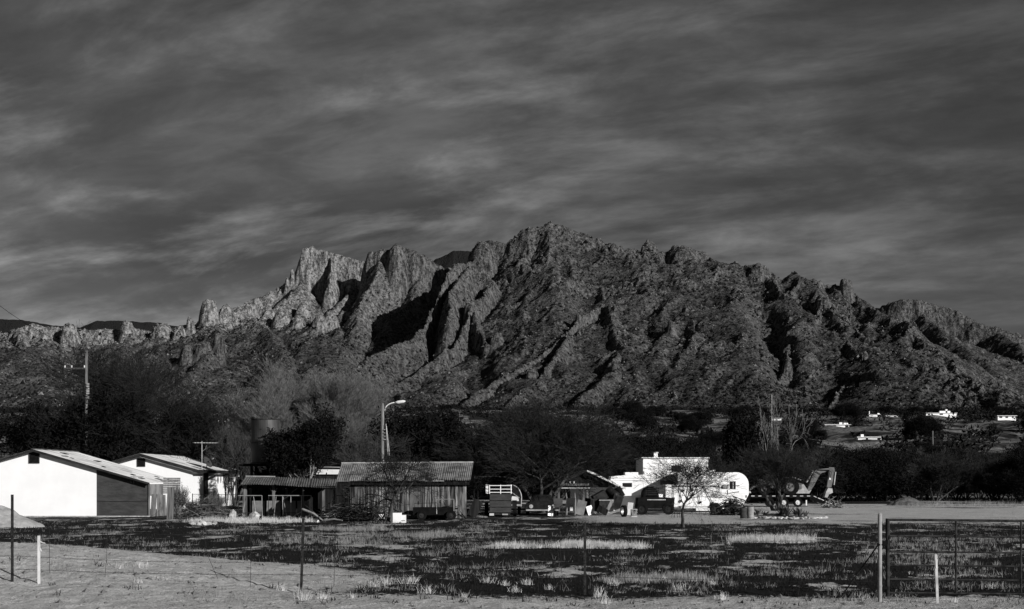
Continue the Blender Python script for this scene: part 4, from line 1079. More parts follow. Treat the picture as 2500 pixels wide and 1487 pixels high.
big('shade_tree', 29, 728, 93, 1028, 150, 'dark leafy tree with pale trunk in front of the tall water tank', levels=4, trunks=2, r0=0.13, kids=(5, 6, 6, 6), lean=18, ang=(22, 60), l0=0.34, rmin=0.008, bark='pole', leaf='leaf', leaf_size=0.10, leaf_per=5, leaf_spread=0.14, first=0.5)
big('willow_tree', 31, 768, 122, 922, 325, 'pale fine-twigged bare tree fanning up behind the water tank', levels=5, trunks=6, r0=0.15, kids=(5, 6, 6, 5, 5), lean=30, ang=(12, 32), up=0.16, l0=0.34, rmin=0.009, twig='twig_pale', first=0.25, wiggle=0.1)
big('cottonwood_tree', 37, 350, 112, 872, 400, 'tall sparse bare tree with curving limbs behind the ranch house roof', levels=5, trunks=3, r0=0.17, kids=(5, 5, 5, 4, 4), lean=34, ang=(18, 46), up=0.08, l0=0.36, rmin=0.0085, first=0.4)
big('mesquite_tree', 41, 285, 108, 985, 330, 'broad black thicket-like mesquite rising behind the white gabled building', levels=4, trunks=5, r0=0.15, kids=(5, 6, 6, 6), lean=40, ang=(22, 60), l0=0.36, rmin=0.012, leaf='leaf', leaf_size=0.13, leaf_per=3, leaf_spread=0.25, first=0.25)
big('mesquite_tree', 43, 458, 110, 1004, 190, 'dark rounded mesquite behind the television aerial', levels=4, trunks=4, r0=0.14, kids=(5, 6, 6, 6), lean=34, ang=(22, 60), l0=0.36, rmin=0.012, leaf='leaf', leaf_size=0.12, leaf_per=2, leaf_spread=0.25, first=0.25)
big('mesquite_tree', 47, 575, 106, 1040, 130, 'arching bare mesquite just left of the water tank', levels=4, trunks=4, r0=0.1, kids=(5, 6, 6, 5), lean=36, ang=(20, 50), l0=0.36, rmin=0.009, twig='twig_mid', droop=0.1)
big('mesquite_tree', 53, 1040, 118, 1022, 200, 'black dense mesquite behind the barn roof, right of the street lamp', levels=4, trunks=5, r0=0.15, kids=(5, 6, 6, 6), lean=36, ang=(22, 60), l0=0.36, rmin=0.012, leaf='leaf', leaf_size=0.14, leaf_per=3, leaf_spread=0.28, first=0.25)
big('bare_tree', 59, 1898, 150, 960, 185, 'tall pale-barked bare tree with few forking limbs above the backhoe', levels=4, trunks=3, r0=0.14, kids=(2, 2, 3, 3), lean=34, ang=(24, 55), up=0.03, wiggle=0.16, l0=0.42, rmin=0.018, bark='pole', twig='twig_pale', first=0.5, split=2)
big('mesquite_tree', 61, 870, 100, 1062, 190, 'tangled grey mesquite behind the street lamp pole and barn roof', levels=4, trunks=5, r0=0.12, kids=(5, 6, 6, 6), lean=34, ang=(22, 60), l0=0.36, rmin=0.009, twig='twig_mid')
big('shade_tree', 67, 1800, 118, 1035, 75, 'compact black evergreen standing left of the mesquite over the agaves', levels=4, trunks=2, r0=0.12, kids=(5, 6, 6, 6), lean=16, ang=(22, 60), l0=0.34, rmin=0.01, leaf='leaf', leaf_size=0.14, leaf_per=6, leaf_spread=0.22, first=0.2)

# background brush: many individual mesquites sharing a few shapes
BR = []
for i, (tw, lf, per) in enumerate((('twig_mid', None, 0), ('twig', 'leaf', 2), ('twig', 'leaf', 4), ('twig_pale', None, 0), ('twig_mid', 'leaf', 1), ('twig', None, 0))):
    S, tips = grow_tree(100 + i, levels=4, trunks=5, height=5.0, width=6.4, r0=0.1, kids=(5, 5, 5, 5), lean=36, ang=(16, 46) if not lf else (24, 60), up=0.08, l0=0.34, rmin=0.011, first=0.15, wiggle=0.14)
    BR.append(tree_meshes('brush', S, tips, split=1, twig=tw, leaf=lf, leaf_size=0.09, leaf_per=per * 2, leaf_spread=0.3, seed=i))
rb = random.Random(5)
ADJ = ('wispy grey', 'dark leafy', 'dense black-leaved', 'pale-twigged', 'thinly leaved', 'bare dark')
BRUSH = {}
def brush(px, d, h, v, group, label, w=1.0):
    BRUSH.setdefault(group, []).append((px, d, h, v, label, w))
def ordinal(n):
    a = 'zeroth first second third fourth fifth sixth seventh eighth ninth tenth eleventh twelfth thirteenth fourteenth fifteenth sixteenth seventeenth eighteenth nineteenth'.split()
    if n < 20: return a[n]
    t = {20: 'twent', 30: 'thirt', 40: 'fort', 50: 'fift', 60: 'sixt'}[n // 10 * 10]
    return t + 'ieth' if n % 10 == 0 else t + 'y-' + a[n % 10]
def _plant(px, d, h, v, group, label, w=1.0):
    x = X(px, d)
    put_tree(BR[v], x, d, label, 'mesquite', group, 'brush_tree', rb.uniform(0, 6.28), (h / 5.0 * w, h / 5.0 * w, h / 5.0), z=Gs(x, d) - 0.05)
for i in range(34):
    px = 1840 + i * 25 + rb.uniform(-8, 8)
    brush(px, rb.uniform(122, 132), rb.uniform(2.8, 4.4), rb.choice((0, 1, 5, 5, 2)), 'brush along the far edge of the yard', 'front row of brush', 1.15)
for i in range(30):
    px = 1560 + i * 37 + rb.uniform(-12, 12)
    brush(px, rb.uniform(142, 165), rb.uniform(3.2, 4.9), rb.choice((0, 1, 5, 0, 2, 0)), 'brush in the second row behind the yard', 'second brush row', 1.1)
for i in range(26):
    px = 1480 + i * 44 + rb.uniform(-15, 15)
    brush(px, rb.uniform(185, 225), rb.uniform(2.6, 4.0), rb.choice((1, 2, 0, 2)), 'brush in the third row at the foot of the rise', 'third brush row', 1.15)
for i in range(24):
    px = 940 + i * 30 + rb.uniform(-12, 12)
    brush(px, rb.uniform(125, 170), rb.uniform(4.0, 6.0), rb.choice((1, 2, 1, 5)), 'brush behind the central mesquite', 'thicket behind the barn', 1.0)
for i in range(20):
    px = 120 + i * 38 + rb.uniform(-12, 12)
    brush(px, rb.uniform(124, 150), rb.uniform(3.2, 4.6), rb.choice((1, 2, 5, 4)), 'brush behind the white houses', 'thicket behind the houses', 1.1)
for i in range(12):
    px = -140 + i * 24 + rb.uniform(-8, 8)
    brush(px, rb.uniform(135, 170), rb.uniform(2.0, 3.0), rb.choice((0, 4, 1)), 'low brush at the left edge', 'left edge brush', 1.2)
for i in range(20):
    px = 1440 + i * 27 + rb.uniform(-15, 15)
    d = rb.uniform(260, 380)
    brush(px, d, rb.uniform(2.6, 4.2), rb.choice((1, 2, 2, 4)), 'brush on the lower hillside', 'lower hillside brush', 1.3)
for i in range(22):
    px = -60 + i * 52 + rb.uniform(-15, 15)
    brush(px, rb.uniform(260, 460), rb.uniform(4.0, 5.5), rb.choice((1, 2, 2, 4)), 'brush on the left rise', 'brush on left rise', 1.2)

k_ = 0
while k_ < 62:
    px = rb.uniform(1480, 2560) if k_ < 46 else rb.uniform(-60, 1150); d = rb.uniform(420, 1150)
    if any(abs(px - hx) < hw * 0.75 and -520 < d - hd < 10 for hx, hd, hw in HOUSES): continue
    brush(px, d, rb.uniform(4.5, 8.0), rb.choice((2, 2, 1)), 'junipers high on the rise', 'junipers on the rise', 1.1); k_ += 1
for g_, L_ in BRUSH.items():
    L_.sort()
    for k_, (px, d, h, v, label, w) in enumerate(L_):
        tall = 'tall' if h > np.percentile([q[2] for q in L_], 66) else 'low' if h < np.percentile([q[2] for q in L_], 33) else 'middling'
        _plant(px, d, h, v, g_, '%s %s mesquite, %s from the left, %s' % (tall, ADJ[v], ordinal(k_ + 1), label), w)

# shrubs far up the rise: nobody could count them
def far_scrub():
    rs = np.random.RandomState(3)
    P = []
    n = 0
    while n < 9500:
        m_ = 4000
        u_ = rs.rand(m_); d = 240 + (2150 - 240) * u_ ** 0.85; t = rs.uniform(-0.46, 0.46, m_); x = t * d
        dens = 0.55 + 1.1 * fbm(x / 60.0, d / 90.0, 3)
        ppx = t * FPX + CX
        dens = dens * sstep(2150, 1300, d + 650 * fbm(x / 260, d / 500, 4))
        dens = dens + 0.1
        for (hx, hd, hw) in HOUSES: dens = np.where((np.abs(ppx - hx) < hw * 0.6) & (d < hd + 6) & (d > hd - 330), -1, dens)
        k = rs.rand(m_) < np.clip(dens, 0.0, 1)
        P.append(np.stack([x[k], d[k]], 1)); n += int(k.sum())
    P = np.concatenate(P)[:9500]
    z = G(P[:, 0], P[:, 1])
    h = rs.uniform(1.4, 3.6, len(P)) * (1 + 0.6 * sstep(600, 1500, P[:, 1])) * np.where(P[:, 1] > 500, 1.15, 1)
    per = 18
    C = np.repeat(np.stack([P[:, 0], P[:, 1], z], 1), per, 0)
    hh = np.repeat(h, per)[:, None]
    dirs = rs.normal(0, 1, (len(C), 3)); dirs /= np.linalg.norm(dirs, axis=1, keepdims=True)
    rad = rs.rand(len(C), 1) ** 0.4
    C = C + dirs * rad * hh * [0.75, 0.75, 0.5] + np.concatenate([0 * hh, 0 * hh, hh * 0.5], 1)
    a = rs.normal(0, 1, C.shape); a /= np.linalg.norm(a, axis=1, keepdims=True)
    b = rs.normal(0, 1, C.shape); b /= np.linalg.norm(b, axis=1, keepdims=True)
    s = 0.26 * hh * rs.uniform(0.5, 1.3, (len(C), 1))
    V = np.stack([C - a * s, C + b * s, C + a * s * 0.8], 1).reshape(-1, 3)
    o = link_mesh('scrub', np_mesh('scrub', V, np.arange(len(V)).reshape(-1, 3)), M['leaf_far'])
    tag(o, 'dark desert scrub dotted over the rise below the mountain', 'scrub', kind='stuff')
far_scrub()
# ================================================================ vehicles, furniture, clutter
def ring(m, c, axis, R0, R1, w, n=20):
    """hollow ring (tyre or rim) round c; axis 'x' or 'y'"""
    b = len(m.v); c = Vector(c)
    prof = [(R0, -w / 2), (R1, -w / 2), (R1, w / 2), (R0, w / 2)]
    for i in range(n):
        a = 2 * math.pi * i / n
        for (r, o) in prof:
            p = Vector((o, math.cos(a) * r, math.sin(a) * r)) if axis == 'x' else Vector((math.cos(a) * r, o, math.sin(a) * r))
            m.v.append(tuple(c + p))
    for i in range(n):
        for k in range(4):
            m.f.append((b + i * 4 + k, b + i * 4 + (k + 1) % 4, b + ((i + 1) % n) * 4 + (k + 1) % 4, b + ((i + 1) % n) * 4 + k))
    return m
def wheel(parent, c, r, w, axis='y', rim='galv', n=20):
    ty = ring(MB(), c, axis, r * 0.55, r, w, n)
    o = ty.build('wheel', M['black'], parent)
    m = MB(); c = Vector(c)
    a = Vector((w * 0.3, 0, 0)) if axis == 'x' else Vector((0, w * 0.3, 0))
    m.tube([c - a, c + a], r * 0.56, n)
    m.tube([c - a * 1.6, c - a], r * 0.2, 8)
    m.build('rim', M[rim], o)
    return o

# ---- stock trailer seen from behind
def stock_trailer():
    d = 75.5; xm = X(1222, d)
    t = empty('stock_trailer', (xm, d, 0), 0, 'dark slab-tailed stock trailer topped with white pipe rack under the canopy', 'trailer')
    L = lambda px: X(px, d) - xm
    MB().b2(L(1195), L(1249), 0.0, 3.2, 0.22, 1.22).build('body', M['dark_metal'], t)
    for z in (0.5, 0.85): MB().b2(L(1196), L(1248), -0.025, -0.002, z, z + 0.03).build('seam', M['rust'], t)
    MB().b2(L(1195) + 0.02, L(1249) - 0.02, -0.03, -0.004, 0.24, 0.49).build('tailgate', M['tarp'], t)
    MB().b2(L(1195) + 0.02, L(1249) - 0.02, -0.03, -0.004, 0.54, 0.84).build('tailgate', M['tarp'], t)
    MB().b2(L(1195) + 0.02, L(1249) - 0.02, -0.03, -0.004, 0.89, 1.2).build('tailgate', M['tarp'], t)
    for z in (1.3, 1.47, 1.66):
        MB().tube([(L(1195), 0.05, z), (L(1248), 0.05, z)], 0.022, 6).build('rail', M['white_paint'], t)
        MB().tube([(L(1193), 0.1, z), (L(1184), 3.1, z)], 0.022, 6).build('rail', M['white_paint'], t)
        MB().tube([(L(1249), 0.1, z), (L(1247), 3.1, z)], 0.022, 6).build('rail', M['white_paint'], t)
    for (px, y) in ((1195, 0.05), (1222, 0.05), (1248, 0.05), (1190, 1.1), (1187, 2.1), (1184, 3.1), (1248, 1.5), (1247, 3.1)):
        MB().tube([(L(px), y, 1.22), (L(px), y, 1.70)], 0.025, 6).build('stanchion', M['white_paint'], t)
    wheel(t, (L(1257), 1.4, 0.38), 0.38, 0.2, 'x'); wheel(t, (L(1187), 1.4, 0.38), 0.38, 0.2, 'x')
    MB().prism([(0.9, 0.42), (1.0, 0.78), (1.4, 0.86), (1.8, 0.78), (1.9, 0.42)], 'x', L(1250) + 0.005, L(1262)).build('fender', M['dark_metal'], t)
    MB().b2(L(1195), L(1206), -0.05, -0.035, 0.02 + 0.05, 0.19).build('number_plate', M['white_trim'], t)
    MB().b2(L(1226), L(1240), -0.05, -0.035, 0.1, 0.17).build('tail_light', M['galv'], t)
    MB().b2(L(1198), L(1246), 0.0, 0.1, 0.1, 0.2).build('bumper', M['rust'], t)
stock_trailer()
def round_caravan():
    d = 79.5; xm = X(1255, d)
    t = empty('rounded_trailer', (xm, d, 0), 0, 'round-shouldered shiny metal trailer beside the stock trailer', 'trailer')
    L = lambda px: X(px, d) - xm
    poly = []
    for i in range(13):
        a = math.pi / 2 * i / 12
        poly.append((L(1248) + (L(1273) - L(1248)) * math.sin(a), 0.95 + 0.72 * math.cos(a)))
    poly = [(L(1236), 0.45), (L(1236), 1.67)] + poly + [(L(1272), 0.45)]
    MB().prism(poly, 'y', 0, 3.4).build('body', M['dark_metal'], t, False)
    m = MB()
    for i in range(2, 14):
        a, b = poly[i], poly[i + 1]
    for y in (0.0, 1.7, 3.4):
        MB().tube([(p[0], y, p[1] + 0.0) for p in poly[1:]], 0.03, 5).build('hoop', M['galv'], t)
    MB().tube([(L(1247), -0.04, 1.3), (L(1268), -0.04, 0.95)], 0.02, 5).build('trim', M['galv'], t)
    MB().prism([(L(1248), 0.78), (L(1267), 0.78), (L(1265), 1.02), (L(1250), 1.05)], 'y', -0.03, -0.004).build('window', M['white_trim'], t)
    MB().b2(L(1248), L(1272), -0.1, -0.02, 0.5, 0.6).build('bumper', M['galv'], t)
    wheel(t, (L(1268), 1.6, 0.33), 0.33, 0.18, 'x'); wheel(t, (L(1240), 1.6, 0.33), 0.33, 0.18, 'x')
round_caravan()

# ---- old dark car facing the camera
def old_car():
    d = 78.5; xm = X(1324, d)
    t = empty('old_car', (xm, d, 0), 0, 'small black old car nose-on under the forked mesquite trunk', 'car')
    L = lambda px: X(px, d) - xm
    w = 0.92
    MB().prism([(-w, 0.28), (w, 0.28), (w, 0.5), (w * 0.93, 0.62), (w * 0.7, 0.72), (-w * 0.7, 0.72), (-w * 0.93, 0.62), (-w, 0.5)], 'y', 0, 3.4).build('body', M['dark_metal'], t)
    cab = MB(); cab.add([(-0.66, 1.1, 0.72), (0.66, 1.1, 0.72), (0.66, 3.0, 0.72), (-0.66, 3.0, 0.72), (-0.52, 1.5, 1.12), (0.52, 1.5, 1.12), (0.52, 2.7, 1.12), (-0.52, 2.7, 1.12)],
        [(0, 1, 5, 4), (1, 2, 6, 5), (2, 3, 7, 6), (3, 0, 4, 7), (4, 5, 6, 7)]); cab.build('cabin', M['dark_metal'], t)
    MB().add([(-0.58, 1.13, 0.76), (0.58, 1.13, 0.76), (0.47, 1.44, 1.07), (-0.47, 1.44, 1.07)], [(0, 1, 2, 3)]).build('windscreen', M['glass'], t)
    for sx_ in (-1, 1):
        m = MB(); m.tube([(sx_ * 0.62, -0.04, 0.5), (sx_ * 0.62, 0.0, 0.5)], 0.11, 14); m.build('headlight', M['galv'], t)
        wheel(t, (sx_ * 0.8, 0.6, 0.29), 0.29, 0.2, 'x'); wheel(t, (sx_ * 0.8, 2.7, 0.29), 0.29, 0.2, 'x')
    for i in range(5): MB().b2(-0.4, 0.4, -0.03, -0.002, 0.38 + i * 0.05, 0.40 + i * 0.05).build('grille_bar', M['rust'], t)
    MB().b2(-0.9, 0.9, -0.14, -0.04, 0.26, 0.33).build('bumper', M['galv'], t)
old_car()
def metal_chair(px, d, rz, label, sc=1.0):
    t = empty('metal_chair', (X(px, d), d, 0), rz, label, 'chair', 'metal chairs by the old car')
    MB().box((0, 0, 0.44), (0.5, 0.48, 0.03)).build('seat', M['dark_metal'], t)
    MB().box((0, 0.26, 0.72), (0.5, 0.03, 0.5), Matrix.Rotation(R(-14), 3, 'X')).build('backrest', M['tarp'], t)
    for s_ in (-1, 1):
        MB().tube([(s_ * 0.26, -0.22, 0), (s_ * 0.27, -0.24, 0.62), (s_ * 0.27, 0.2, 0.64)], 0.018, 5).build('arm', M['rust'], t)
        MB().tube([(s_ * 0.25, -0.2, 0.02), (s_ * 0.25, 0.25, 0.02), (s_ * 0.25, 0.22, 0.44)], 0.016, 5).build('leg', M['rust'], t)
metal_chair(1366, 76.5, 0.25, 'metal lawn chair nearest the old car, pale back turned left')
metal_chair(1388, 77.2, -0.5, 'dark metal lawn chair with bent arm, right one of the pair')
for i, (px, top, lab) in enumerate(((1383, 1203, 'leaning grey post bound with wire beside the lawn chairs'), (1403, 1203, 'pale rag-wrapped pole standing right of the lawn chairs'), (1416, 1205, 'thin dark rod standing under the shed shelf'), (1447, 1207, 'thin dark rod standing at the left end of the junk heap'))):
    d = 79.0 + i * 0.4
    m = MB(); m.tube([(0, 0, 0), (0.03, 0, (Z(top, d)) * 0.6), (-0.02 + 0.03 * i, 0, Z(top, d))], [0.05, 0.06, 0.02] if i < 2 else 0.02, 6)
    o = m.build('post', M['pole'] if i < 2 else M['rust']); o.location = (X(px, d), d, 0); tag(o, lab, 'post')

# ---- junk heap
rj = random.Random(8)
def junk_box(px, zc, d, size, rot, mat, name, label, cat):
    t = empty(name, (X(px, d), d, 0), 0, label, cat)
    Mx = Matrix.Rotation(rot[0], 3, 'X') @ Matrix.Rotation(rot[1], 3, 'Y') @ Matrix.Rotation(rot[2], 3, 'Z')
    MB().box((0, 0, zc), size, Mx).build('shell', M[mat], t)
    for s_ in (-1, 1):
        c = Mx @ Vector((0, 0, s_ * size[2] * 0.42)) + Vector((0, 0, zc))
        MB().box(c, (size[0] + 0.03, size[1] + 0.03, 0.04), Mx).build('band', M['rust'] if mat != 'rust' else M['galv'], t)
    return t
junk_box(1464, 1.0, 80.0, (0.75, 0.6, 0.5), (0.1, -0.5, 0.2), 'dark_metal', 'metal_cabinet', 'tipped dark metal cabinet with pale edge on the junk heap left side', 'cabinet')
junk_box(1452, 0.55, 79.6, (0.9, 0.7, 0.7), (0, 0.1, 0.4), 'dark_plank', 'wooden_crate', 'dark wooden crate low at the left of the junk heap', 'crate')
junk_box(1478, 0.5, 79.4, (0.8, 0.8, 0.8), (0, 0.0, 0.1), 'rust', 'steel_box', 'rusty steel box at the foot of the junk heap', 'box')
junk_box(1497, 0.75, 80.4, (0.7, 0.7, 0.9), (0, 0.3, 0.6), 'dark_metal', 'appliance', 'dark leaning appliance in the middle of the junk heap', 'appliance')
junk_box(1430, 0.42, 79.8, (0.8, 0.5, 0.7), (0, 0.0, -0.2), 'black', 'black_bin', 'black bin between shed posts and junk heap', 'bin')
def barrel(px, py_b, r, h, mat, label, d=None, tilt=0.0, z=0.0, lean=0.0, name='barrel'):
    d = d or D(py_b)
    t = empty(name, (X(px, d), d, z), 0, label, 'barrel')
    m = MB(); m.tube([(0, 0, 0), (0, 0, h * 0.33), (0, 0, h * 0.34), (0, 0, h * 0.66), (0, 0, h * 0.67), (0, 0, h)], [r, r, r * 0.98, r, r * 0.98, r], 20)
    b = m.build('drum', M[mat], t, True)
    for f in (0.02, 0.34, 0.67, 0.98):
        ring(MB(), (0, 0, 0), 'y', r * 0.98, r * 1.05, 0.03, 20)
        q = MB(); q.tube([(0, 0, h * f - 0.012), (0, 0, h * f + 0.012)], r * 1.04, 20); q.build('hoop', M[mat], t)
    t.rotation_euler = (tilt, lean, 0)
    return t
barrel(1507, 0, 0.24, 0.75, 'dark_metal', 'dark drum tipped on top of the junk heap', d=80.2, lean=-0.9, z=1.0)
barrel(1518, 0, 0.22, 0.6, 'black', 'black tub tipped at the peak of the junk heap', d=80.6, lean=-0.5, z=1.0)
barrel(1815, 1266, 0.17, 0.55, 'tarp', 'left one of two small drums by the stacked firewood')
barrel(1832, 1266, 0.17, 0.60, 'concrete', 'right one of two small drums, paler, by the agave bed')
barrel(776, 1262, 0.17, 0.34, 'black', 'squat black drum in the debris left of the leaning tree', tilt=0.5, z=0.05)
t = empty('tyre', (X(1523, 75.5), 75.5, 0), 0.35, 'upright tyre with pale rim ring against the junk heap', 'tyre')
ring(MB(), (0, 0, 0.31), 'x', 0.22, 0.31, 0.16, 22).build('tread', M['black'], t); ring(MB(), (0.0, 0, 0.31), 'x', 0.19, 0.22, 0.19, 22).build('rim', M['galv'], t)
def wire_crate(px, py_b, w, h, dp, mat, label, slats=6, back='black', d=None):
    d = d or D(py_b)
    t = empty('crate', (X(px, d), d, 0), 0.1, label, 'crate')
    MB().box((0, 0, h / 2), (w - 0.04, dp - 0.04, h - 0.04)).build('panel', M[back], t)
    for i in range(slats):
        for sg in (-1, 1):
            u0 = -0.5 + i / slats; 
            a = Vector((w * u0, -dp / 2 - 0.005 * sg, 0.02)); b = Vector((min(w / 2, w * u0 + h * 0.6), -dp / 2 - 0.005 * sg, h - 0.02))
            if sg < 0: a.x, b.x = -a.x, -b.x
            MB().tube([a, b], 0.012, 4).build('slat', M[mat], t)
    fr = MB()
    for z in (0.02, h - 0.02): fr.b2(-w / 2, w / 2, -dp / 2 - 0.03, -dp / 2, z - 0.02, z + 0.02)
    fr.build('rim', M[mat], t)
wire_crate(1547, 1262, 0.32, 0.42, 0.3, 'galv', 'mesh-sided crate at the foot of the junk heap beside the tyre', back='rust')
wire_crate(931, 1275, 0.33, 0.44, 0.3, 'dark_metal', 'lattice-sided pale crate left of the leaning trunk', 4, back='white_paint')
def freezer():
    d = D(1277); xm = X(974, d)
    t = empty('chest_freezer', (xm, d, 0), 0, 'white stepped box like a discarded freezer right of the leaning trunk', 'freezer')
    L = lambda px: X(px, d) - xm
    MB().b2(L(959), L(979), 0, 0.45, 0, 0.47).build('body', M['white_paint'], t)
    MB().b2(L(979) + 0.004, L(990), 0.02, 0.43, 0, 0.36).build('motor_cover', M['white_paint'], t)
    MB().b2(L(959) - 0.01, L(979) + 0.01, -0.015, 0.46, 0.474, 0.51).build('lid', M['tarp'], t)
    MB().b2(L(980), L(989), 0.0, 0.017, 0.1, 0.12).build('vent', M['dark_trim'], t)
freezer()
# scattered sticks
def stick_pile(name, px, d, w, h, n, mat, label, cat='brush pile', seed=0, lmin=0.5, lmax=1.6, r=0.022):
    rr = random.Random(seed)
    t = empty(name, (X(px, d), d, 0), 0, label, cat)
    segs = []
    for i in range(n):
        a = rr.uniform(0, 6.28); L_ = rr.uniform(lmin, lmax)
        cx_, cy_ = rr.gauss(0, w * 0.22), rr.gauss(0, w * 0.12)
        z = abs(rr.gauss(0, 1)) * 0.45 * h * max(0.1, 1 - (abs(cx_) / (w * 0.55)) ** 1.5) + 0.03
        p = Vector((cx_ - math.cos(a) * L_ / 2, cy_ - math.sin(a) * L_ / 2, z)); el = rr.uniform(-0.25, 0.5)
        q = p
        rr0 = r * rr.uniform(0.4, 1.6)
        dvec = Vector((math.cos(a) * math.cos(el), math.sin(a) * math.cos(el), math.sin(el)))
        for k in range(3):
            nq = q + (dvec + Vector((rr.gauss(0, .12), rr.gauss(0, .12), rr.gauss(0, .12)))) * L_ / 3
            nq.z = max(0.02, nq.z)
            segs.append((*q, *nq, rr0 * (1 - k * 0.28), rr0 * (1 - (k + 1) * 0.28))); q = nq
    me = seg_mesh('branches', segs, 4, M[mat])
    o = link_mesh('branches', me, None, t); o['kind'] = 'stuff'
    return t
stick_pile('brush_pile', 870, 68.5, 4.6, 1.0, 260, 'twig_mid', 'tangled heap of dead branches before the left half of the barn', seed=1)
stick_pile('brush_pile', 905, 67.5, 2.2, 0.9, 160, 'bark', 'dense mound of thin twigs just left of the leaning trunk', seed=2, lmin=0.3, lmax=0.9, r=0.014)
stick_pile('brush_pile', 498, 72.5, 3.0, 0.9, 120, 'twig_pale', 'pale arching dead branches before the ranch house porch', seed=3)
stick_pile('firewood_pile', 1788, 79, 1.9, 1.0, 420, 'twig_mid', 'dark heap of stacked branches against the tall caravan end', 'woodpile', seed=4, lmin=0.4, lmax=1.0, r=0.03)
for (a, b, r, lab) in (((738, 1243), (790, 1272), 0.06, 'thick bleached log slanting down left side of debris'), ((790, 1272), (838, 1279), 0.05, 'low bleached log lying on the ground before the debris'), ((905, 1253), (948, 1232), 0.07, 'dark plank-like log propped against the leaning trunk')):
    d = 67.5
    m = MB(); p0 = Vector((X(a[0], d), d, max(0.05, Z(a[1], d)))); p1 = Vector((X(b[0], d), d - 0.3, max(0.05, Z(b[1], d))))
    c = (p0 + p1) / 2; m.tube([p0 - c, Vector((0.05, 0, 0.06)), p1 - c], [r, r * 0.9, r * 0.6], 7)
    o = m.build('log', M['pole'] if r < 0.07 else M['bark']); o.location = c; tag(o, lab, 'log')
def rock(px, d, size, seed, mat, label=None, group=None, name='rock', parent=None, loc=None):
    rr = random.Random(seed); m = MB()
    import bmesh
    bm = bmesh.new(); bmesh.ops.create_icosphere(bm, subdivisions=2, radius=1)
    ox = rr.uniform(0, 50)
    for v_ in bm.verts:
        k = 1 + 0.5 * float(fbm(np.array([v_.co.x * 1.1 + ox]), np.array([v_.co.y * 1.1 + v_.co.z * 1.3]), 3)[0])
        v_.co = Vector((v_.co.x * size[0] * k, v_.co.y * size[1] * k, v_.co.z * size[2] * k))
    me = bpy.data.meshes.new(name); bm.to_mesh(me); bm.free()
    o = link_mesh(name, me, M[mat], parent)
    if loc is None: o.location = (X(px, d), d, size[2] * 0.6); o.rotation_euler = (0, 0, rr.uniform(0, 6))
    else: o.location = loc
    if label: tag(o, label, 'rock', group)
    return o
rock(567, 71, (0.24, 0.2, 0.28), 1, 'stone', 'tilted pale boulder in the dry grass below the ranch house door')
rock(623, 71.5, (0.3, 0.22, 0.22), 2, 'stone', 'rounded pale boulder before the plywood boards of the shelter')
rock(803, 70, (0.42, 0.2, 0.22), 3, 'white_paint', 'crumpled white sheet-covered rock in the debris before the barn')
rock(835, 70, (0.3, 0.2, 0.16), 4, 'stone', 'grey pale boulder right of the white sheet in the debris')
rock(776, 66, (0.07, 0.06, 0.07), 6, 'white_paint', 'small white lump on the ground below the black drum')
rock(700, 70, (0.3, 0.2, 0.12), 7, 'ply', 'flat grey rock in the grass between corral rails and debris')
for i, (px, sx_, sz) in enumerate(((470, .10, .13), (484, .13, .10), (496, .12, .12), (508, .16, .10), (521, .14, .07))):
    rock(px, 61.5 + 0.2 * i, (sx_ + 0.05, 0.15, sz), 20 + i, 'stone', ('tallest white block at the left end of the pale rubble row', 'second white block from the left of the pale rubble row', 'middle white block of the pale rubble row', 'long white block fourth in the pale rubble row', 'low flat grey block at the right end of the rubble row')[i], 'pale rubble blocks before the grass')
for (px, py_b, top, w, mt, lab) in ((416, 1268, 1190, 0.28, 'timber', 'thick weathered square post before the lean-to end wall'), (612, 1276, 1258, 0.12, 'timber', 'short grey stump post in the dry grass left of the other'), (636, 1276, 1260, 0.10, 'dark_plank', 'short black stump post leaning right in the dry grass'), (692, 1268, 1215, 0.045, 'rust', 'thin dark stake before the corral braces'), (1135, 1266, 1240, 0.05, 'timber', 'short board leaning on the barn right corner')):
    d = D(py_b); h = Z(top, d)
    m = MB(); m.box((0, 0, h / 2), (w, w, h), Matrix.Rotation(R(1.5 if px < 630 else 4), 3, 'Y')); o = m.build('post', M[mt]); o.location = (X(px, d), d, 0); tag(o, lab, 'post')
def cart():
    d = 69.6; xm = X(1080, d)
    t = empty('farm_cart', (xm, d, 0), 0, 'low black farm cart with pipe frame parked against the barn right end', 'cart')
    L = lambda px: X(px, d) - xm
    MB().b2(L(1008), L(1105), 0, 0.9, 0.24, 0.62).build('bed', M['black'], t)
    MB().tube([(L(1066), 0, 0.3), (L(1066), 0, 1.02), (L(1108), 0, 1.02), (L(1108), 0, 0.1)], 0.02, 6).build('frame', M['galv'], t)
    MB().tube([(L(1012), 0, 0.62), (L(1012), 0, 0.82), (L(1066), 0, 0.84)], 0.014, 5).build('frame', M['rust'], t)
    wheel(t, (L(1102), -0.1, 0.24), 0.24, 0.1, 'y', 'rust'); wheel(t, (L(1030), -0.1, 0.24), 0.24, 0.1, 'y', 'rust')
    stick = stick_pile
cart()
stick_pile('scrap_heap', 1085, 70.2, 1.6, 0.9, 90, 'twig', 'dark tangle of scrap piled on the farm cart', 'scrap heap', 9, 0.3, 0.8, 0.03)

